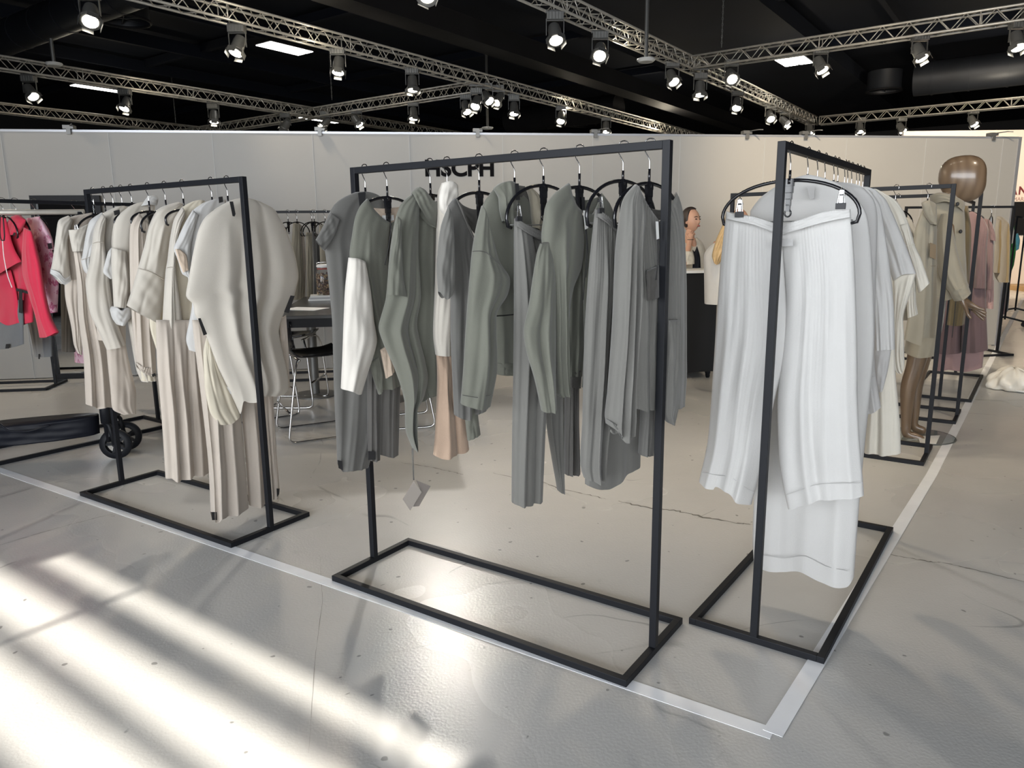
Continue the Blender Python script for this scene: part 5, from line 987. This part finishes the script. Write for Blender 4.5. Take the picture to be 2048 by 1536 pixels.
MB().tube([tuple(pp(1381, 479, .2)+V(.031*math.cos(a), .031*math.sin(a), 0)) for a in np.linspace(0, 6.28, 16)[:-1]], .003, 5, closed=True).build('bracelet', M['blackcard'], pe)
pc('trousers', 'navy', [(1362,580),(1358,680),(1358,742)], [(1404,580),(1406,680),(1406,742)], th=.2, nf=2, seed=12, nu=24)
qb = atz(1456, 800); qf = facing(qb); qb = V(qb[0], qb[1], 0)
qe = empty('person', qb, 0, 'blonde person in a cream coat seen from behind, half hidden by the white linen trousers', 'person')
def qp(x, y, off=0): return unproj(np.array([[(x, y)]], float), qf[0]+qf[1]*off, qf[1])[0, 0]-qb
J = dict(pelvis=(qp(1462, 615), (.10, .08)), chest=(qp(1458, 515), (.15, .11)), neckb=(qp(1468, 478), .05), head=(qp(1474, 450), .05), shl=(qp(1432, 492), .055), ell=(qp(1424, 555), .042), wl=(qp(1440, 582), .03), shr=(qp(1486, 492), .055), elr=(qp(1494, 555), .042), wr=(qp(1490, 600), .03),
    hl=(qp(1452, 630), .06), kl=(qp(1452, 705), .06), al=(qp(1454, 785), .04), tl=(qp(1454, 790)+qf[1]*-.12, .035), hr=(qp(1472, 630), .09), kr=(qp(1472, 705), .06), ar=(qp(1470, 785), .04), tr=(qp(1470, 790)+qf[1]*-.12, .035))
skin('body', skinm, qe, J, [('pelvis','chest'),('chest','neckb'),('neckb','head'),('chest','shl'),('shl','ell'),('ell','wl'),('chest','shr'),('shr','elr'),('elr','wr'),('pelvis','hl'),('hl','kl'),('kl','al'),('al','tl'),('pelvis','hr'),('hr','kr'),('kr','ar'),('ar','tr')])
blob('head', skinm, qe, qp(1478, 446), (.08, .09, .115))
def qc(part, m, L, R, T=None, B=None, **k): return cloth(part, m, qe, qb, qf, L, R, T, B, **k)
qc('coat', K['white'], [(1440,478),(1420,492),(1408,510),(1408,545),(1409,607)], [(1484,480),(1504,492),(1510,520),(1512,607)], None, None, th=.3, nf=3, seed=3, amp=.012, top=.6)
qc('hair', blond, [(1451,430),(1444,452),(1432,480),(1424,510),(1428,526)], [(1482,428),(1474,460),(1458,500),(1438,528)], [(1451,430),(1466,424),(1482,428)], [(1428,526),(1433,529),(1438,528)], th=.07, dz=.17, nf=12, amp=.008, seed=2, nu=44, wv=.3)
qc('trousers', K['sand'], [(1434,600),(1432,700),(1434,785)], [(1484,600),(1484,700),(1482,785)], th=.3, nf=3, seed=4)

# ------------------------------------------------ counter
cw = empty('counter', (cb[0], cb[1], 0), wa, 'black reception counter with white top in front of the woman', 'counter')
MB().box((-.12, .25, .56), (.62, .48, .98)).build('body', mat('black_laminate', (.006, .007, .009), .5), cw, bevel=.004)
MB().box((-.12, .25, 1.063), (.66, .52, .026)).build('top', M['white'], cw, bevel=.003)
for x in (-.38, .14):
    for y in (.05, .45): MB().lathe([(.03, -.012), (.03, .012)], (x, y, .03), 12, R=np.array(Matrix.Rotation(math.pi/2, 3, 'Y'))).box((x, y, .06), (.04, .04, .03)).build('castor', M['black'], cw)

# ------------------------------------------------ bar table, stools, jar
tz = .90
fa, fb = atz(540, 633, tz), atz(800, 633, tz); ba = atz(560, 594, tz)
tc0 = (fa+fb)/2; tdir = V(math.cos(wa), math.sin(wa), 0); tn = V(-tdir[1], tdir[0], 0); TL = 1.25; TD = 1.75
tc_ = fa+tdir*(TL/2)+tn*(TD/2); te = empty('bar_table', (tc_[0], tc_[1], 0), wa, 'dark grey bar table with steel legs behind the two racks', 'table')
topm = mat('dark_table_top', (.045, .047, .05), .25)
MB().box((0, 0, tz-.012), (TL, TD, .024)).build('tabletop', topm, te, bevel=.003); MB().box((0, 0, tz-.055), (TL-.04, TD-.04, .06)).build('apron', M['black'], te)
for x in (-TL/2+.62, TL/2-.06):
    for y in (-TD/2+.3 if x > 0 else TD/2-.06,): pass
for q in (atz(631, 790), atz(770, 800)):
    dq = q-tc_; lx, ly = dq@tdir, dq@tn; MB().tube([(lx, ly, 0), (lx, ly, tz-.08)], .042, 16).lathe([(.2, 0), (.2, .012), (.045, .02)], (lx, ly, 0), 24).build('leg', M['lampgrey'], te, smooth=True, auto=40)
pos = atpl(621, 700, tc_, tn)
def stool_proto():
    e = empty('bar_stool', (0, 0, 0))
    sm = M['gloss']; vs = []; n = 14; prof = [(.20, .0, .62), (.12, 0, .60), (0, 0, .595), (-.12, 0, .60), (-.17, 0, .63), (-.195, 0, .70), (-.205, 0, .80), (-.205, 0, .86)]
    prof = resample([(p[0], p[2]) for p in prof], 22); mb = MB(); top = []; 
    for sgn in (0, 1):
        for i, (y, z) in enumerate(prof):
            wv_ = .205-(.03 if i > 17 else 0)
            for k in range(n):
                x = -wv_+2*wv_*k/(n-1); top.append((x, y+(.035*(x/wv_)**2 if z > .66 else 0), z+.02*(x/wv_)**2*(z < .66)-(0 if sgn == 0 else .012)-(0 if z < .66 else 0)+(0)))
    N_ = 22*n; fs = []
    for i in range(21):
        for k in range(n-1): a = i*n+k; fs += [(a, a+1, a+n+1, a+n), (N_+a, N_+a+n, N_+a+n+1, N_+a+1)]
    for k in range(n-1): fs += [(k, N_+k, N_+k+1, k+1), (21*n+k, 21*n+k+1, N_+21*n+k+1, N_+21*n+k)]
    for i in range(21): fs += [(i*n, (i+1)*n, N_+(i+1)*n, N_+i*n), (i*n+n-1, N_+i*n+n-1, N_+(i+1)*n+n-1, (i+1)*n+n-1)]
    MB().add(top, fs).build('seat', sm, e, smooth=True)
    for s in (-1, 1):
        P = [(s*.15, .17, .588), (s*.19, .19, .57), (s*.215, .21, .50), (s*.235, .245, .06), (s*.235, .235, .02), (s*.235, .20, .011), (s*.235, -.20, .011), (s*.235, -.24, .02), (s*.235, -.245, .06), (s*.21, -.17, .50), (s*.19, -.15, .57), (s*.15, -.13, .588)]
        MB().tube(resample(P, 60, smooth=False), .0085, 8).build('sled_leg', M['chrome'], e, smooth=True)
    MB().tube([(-.228, .235, .22), (.228, .235, .22)], .0085, 8).tube([(-.228, -.225, .22), (.228, -.225, .22)], .007, 8).build('footrest', M['chrome'], e, smooth=True)
    MB().tube([(-.19, .17, .585), (.19, .17, .585)], .0085, 8).tube([(-.19, -.13, .585), (.19, -.13, .585)], .0085, 8).build('seat_support', M['chrome'], e, smooth=True)
    return e
sp = stool_proto(); p1 = atz(634, 866); sp.location = Vector((p1[0], p1[1], 0)); sp.rotation_euler = (0, 0, wa-math.radians(70)); tag(sp, 'black and chrome bar stool nearest to the poncho', 'stool', 'bar stools at the table')
for (x, y, r, lb) in ((588, 806, wa-math.radians(100), 'bar stool farther back under the table edge'), (800, 845, wa+math.radians(95), 'bar stool glimpsed between the hanging grey clothes'), (520, 830, wa-math.radians(60), 'bar stool mostly hidden behind the cream poncho')):
    p = atz(x, y); tag(dup(sp, None, (p[0], p[1], 0), r), lb, 'stool')
jp = atz(650, 600, tz); je = empty('glass_jar', (jp[0], jp[1], tz+.045), 0, 'glass jar of nuts with clip lid on the bar table', 'jar')
jg = mat('jar_glass', (.9, .9, .88), .03, trans=.95)
MB().lathe([(.055, 0), (.065, .01), (.065, .19), (.05, .215), (.048, .235)], n=28, caps=False).build('jar_body', jg, je, smooth=True)
nm = mat('mixed_nuts', (.25, .11, .06), .6, var=.0); nt = nm.node_tree; v_ = nt.nodes.new('ShaderNodeTexVoronoi'); v_.inputs['Scale'].default_value = 60; tcn = nt.nodes.new('ShaderNodeTexCoord'); nt.links.new(tcn.outputs['Object'], v_.inputs[0])
rp_ = nt.nodes.new('ShaderNodeValToRGB'); rp_.color_ramp.elements[0].color = (.10, .02, .015, 1); rp_.color_ramp.elements[1].color = (.62, .42, .22, 1); rp_.color_ramp.elements[0].position = .3; rp_.color_ramp.elements[1].position = .75; nt.links.new(v_.outputs['Color'], rp_.inputs[0]); nt.links.new(rp_.outputs[0], nt.nodes['Principled BSDF'].inputs[0])
rj = random.Random(3); mb = MB()
for k in range(260):
    a, r_, z_ = rj.uniform(0, 6.28), .052*math.sqrt(rj.random()), rj.uniform(.012, .18); s_ = rj.uniform(.007, .011)
    if rj.random() < .7: r_ = .052
    c_ = V(r_*math.cos(a), r_*math.sin(a), z_); R_ = np.array(Matrix.Rotation(a, 3, 'Z')@Matrix.Rotation(rj.uniform(0, 3), 3, 'X')); mb.lathe([(s_*.3, -s_), (s_*.8, -s_*.5), (s_*.8, s_*.5), (s_*.3, s_)], c_, 6, R=R_)
no = mb.build('nuts', nm, je, smooth=True); no['kind'] = 'stuff'
MB().lathe([(.05, .233), (.056, .24), (.056, .252), (.04, .262)], n=24).build('lid', M['white'], je, smooth=True, auto=40)
MB().tube([(.05*math.cos(a), .05*math.sin(a), .222) for a in np.linspace(0, 6.28, 20)[:-1]], .004, 6, closed=True).build('seal', mat('red_seal', (.4, .04, .03), .5), je); MB().tube([(.055, 0, .225), (.07, 0, .25), (.03, 0, .28), (-.05, 0, .275), (-.06, 0, .24)], .003, 6).build('clip_wire', M['chrome'], je, smooth=True)
for k in range(3):
    bo = MB().box((0, 0, .0075), (.24-.01*k, .18, .014), rz=wa+.05*k).build('magazine', [M['white'], mat('grey_cover', (.45, .45, .46), .4), M['white']][k]); bo.location = Vector((jp[0]-.01, jp[1], tz+.0005+.015*k)); tag(bo, ['lowest', 'middle', 'topmost'][k]+' magazine of the flat pile under the glass jar', 'magazine', 'magazines on the bar table')
pp1 = atz(610, 618, tz); po_ = MB().box((0, 0, .001), (.21, .297, .002), rz=wa+1.1).build('paper_sheet', M['tape']); po_.location = Vector((pp1[0], pp1[1], tz+.0005)); tag(po_, 'loose white sheet lying on the dark bar table', 'paper')

# ------------------------------------------------ mirror against the wall
ms = (atpl(93, 600, W0, WN)-W0)@WD; mw, mh = .66, 1.88
mo = wp(ms+mw/2, -.055); mi = empty('standing_mirror', mo, wa, 'large black framed mirror standing against the panel wall behind the pink clothes', 'mirror')
mb = MB(); f_ = .055
for s in (-1, 1): mb.box((s*(mw/2-f_/2), 0, mh/2), (f_, .04, mh))
mb.box((0, 0, f_/2), (mw-2*f_, .04, f_)); mb.box((0, 0, mh-f_/2), (mw-2*f_, .04, f_)); mb.build('frame', M['black'], mi)
MB().box((0, .006, mh/2), (mw-2*f_+.004, .01, mh-2*f_+.004)).build('mirror_glass', mat('mirror_glass', (.85, .87, .88), .01, 1), mi)

# ------------------------------------------------ rolling rail with the fabric tray
ro = atz(222, 918); rd = V(-.985, -.172, 0); rn_ = V(-rd[1], rd[0], 0)
zr = unproj(np.array([[(100, 424)]], float), ro, rn_)[0, 0][2]
re_ = empty('clothes_trolley', (ro[0], ro[1], 0), 0, 'wheeled clothes trolley with chrome rail and low black fabric tray at the left', 'trolley')
MB().tube([tuple(rd*-.02+V(0, 0, zr)), tuple(rd*1.6+V(0, 0, zr))], .016, 12).build('rail', M['alu'], re_, smooth=True)
MB().tube([(0, 0, .12), (0, 0, zr)], .02, 12).lathe([(.034, 0), (.034, .12), (.026, .14)], (0, 0, .25), 14).build('upright', M['black'], re_, smooth=True)
def rq(x, y, off=0): return unproj(np.array([[(x, y)]], float), ro+rn_*off, rn_)[0, 0]-V(ro[0], ro[1], 0)
sg = 1 if (rn_@(-ro)) > 0 else -1
cloth('fabric_tray', K['navy'], re_, V(ro[0], ro[1], 0), (V(*ro)*V(1, 1, 0), rn_*sg, rn_*sg), [(-60,852),(-60,870),(-60,892)], [(198,829),(199,848),(200,866)], [(-60,852),(80,840),(198,829)], [(-60,892),(60,880),(200,866)], th=.24, nf=4, amp=.012, seed=3, nu=40, nv=16, top=1, openend=False)
cord('tray_strap', K['navy'], re_, V(ro[0], ro[1], 0), (V(*ro)*V(1, 1, 0), rn_*sg, rn_*sg), [(0,848),(20,862),(60,862),(100,850)], dz=.19, r=.006)
for k, off in enumerate((.0, .16)):
    c_ = rq(233, 897, 0)-rn_*sg*off*1.3+rd*-.0; c_[2] = .102
    R_ = np.array([rd, V(0, 0, 1), rn_]).T
    wh = MB().lathe([(.062, -.018), (.098, -.016), (.102, 0), (.098, .016), (.062, .018)], c_, 30, R=R_, caps=False).build('wheel', M['black'], re_, smooth=True)
    MB().lathe([(.02, -.02), (.02, .02)], c_, 14, R=R_).build('hub', M['black'], wh)
    for q in range(5):
        a = q*2*math.pi/5; MB().bar(c_, c_+R_@np.array([.068*math.cos(a), .068*math.sin(a), 0]), .016, .02, up=rn_).build('spoke', M['black'], wh)
    MB().tube([c_+rn_*.026, c_+V(0, 0, .13)+rd*.02+rn_*.02, V(0, 0, .26)+(c_*V(1, 1, 0)+rd*.05)], .014, 8).build('fork', M['black'], re_, smooth=True)
MB().tube([(0, 0, .26), tuple(-rn_*sg*.22+V(0, 0, .26))], .02, 10).build('cross_tube', M['black'], re_, smooth=True)

# ------------------------------------------------ far right corner
bgp = atz(2036, 782)
def bagfn(p):
    a = math.atan2(p[1], p[0]); q = p.copy(); q *= 1+.12*math.sin(5*a+3*p[2])+.07*math.sin(11*a-5*p[2]); q[2] = max(q[2], -.35) + .25*math.exp(-((p[0]+.3)**2+p[1]**2)*2)*max(p[2], 0); return q
bo = blob('plastic_bag', mat('clear_plastic', (.86, .84, .78), .25, trans=.35, bump=.8, bscale=20), None, (0, 0, .05), (.20, .16, .12), fn=bagfn, n=40, k=24); bo.location = Vector((bgp[0], bgp[1]+.08, .0)); tag(bo, 'crumpled translucent plastic bag on the aisle floor at the right edge', 'bag')
plp = V(bgp[0]+.05, bgp[1]-.05, 0); pe2 = empty('white_plate', plp, 0, 'shallow white dish beside the plastic bag on the floor', 'dish'); MB().lathe([(.05, 0), (.12, .012), (.14, .03), (.135, .032), (.11, .018), (.0, .012)], n=30).build('dish', M['white'], pe2, smooth=True)
pf_ = atz(2046, 577); mb = MB().box((pf_[0]+1.6, pf_[1]-.65, .06), (4.4, 1.3, .12)); tag(centre(mb.build('wooden_platform', mat('oak_boards', (.42, .27, .13), .5, var=.2, vscale=5))), 'low oak platform at the cream stand on the far right', 'platform')
px_ = atz(2046, 566, .12); pt = empty('potted_palm', (px_[0]+.95, px_[1]-1.5, .12), 0, 'thin leaved palm plant at the far right stand', 'plant')
MB().lathe([(.16, 0), (.2, .35), (.18, .35)], n=20).build('pot', M['blackcard'], pt, smooth=True)
lm = mat('palm_leaf', (.10, .14, .06), .5); rj = random.Random(5); 
for k in range(22):
    a = rj.uniform(0, 6.28); ln_ = rj.uniform(.6, 1.1); up_ = rj.uniform(.5, 1.4); P = [V(0, 0, .3)+V(math.cos(a)*ln_*t, math.sin(a)*ln_*t, up_*t*1.3-up_*.75*t*t) for t in np.linspace(0, 1, 9)]
    MB().tube(P, [.006+.02*math.sin(math.pi*t) for t in np.linspace(0, 1, 9)], 4).build('leaf', lm, pt, smooth=True)
ch = empty('dark_armchair', (px_[0]+.05, px_[1]-.6, .12), -.3, 'dark wicker armchair before the palm at the far right', 'chair')
cmm = mat('dark_wicker', (.05, .045, .04), .7, bump=.8, bscale=60); MB().box((0, 0, .36), (.55, .5, .12)).build('seat', cmm, ch, bevel=.03); MB().box((0, .24, .62), (.55, .08, .5)).build('backrest', cmm, ch, bevel=.03)
for s in (-1, 1):
    MB().box((s*.28, 0, .5), (.06, .5, .2)).build('armrest', cmm, ch, bevel=.02)
    for q in (-1, 1): MB().box((s*.25, q*.2, .15), (.04, .04, .3)).build('leg', M['black'], ch)
pic = MB().box((0, 0, 0), (.5, .03, .8)).build('framed_panel', M['beam']); q_ = unproj(np.array([[(2030, 437)]], float), fo-V(0, .06, 0), V(0, 1, 0))[0, 0]; pic.location = Vector((q_[0], q_[1], q_[2])); tag(pic, 'small dark framed panel on the cream wall at far right', 'picture')
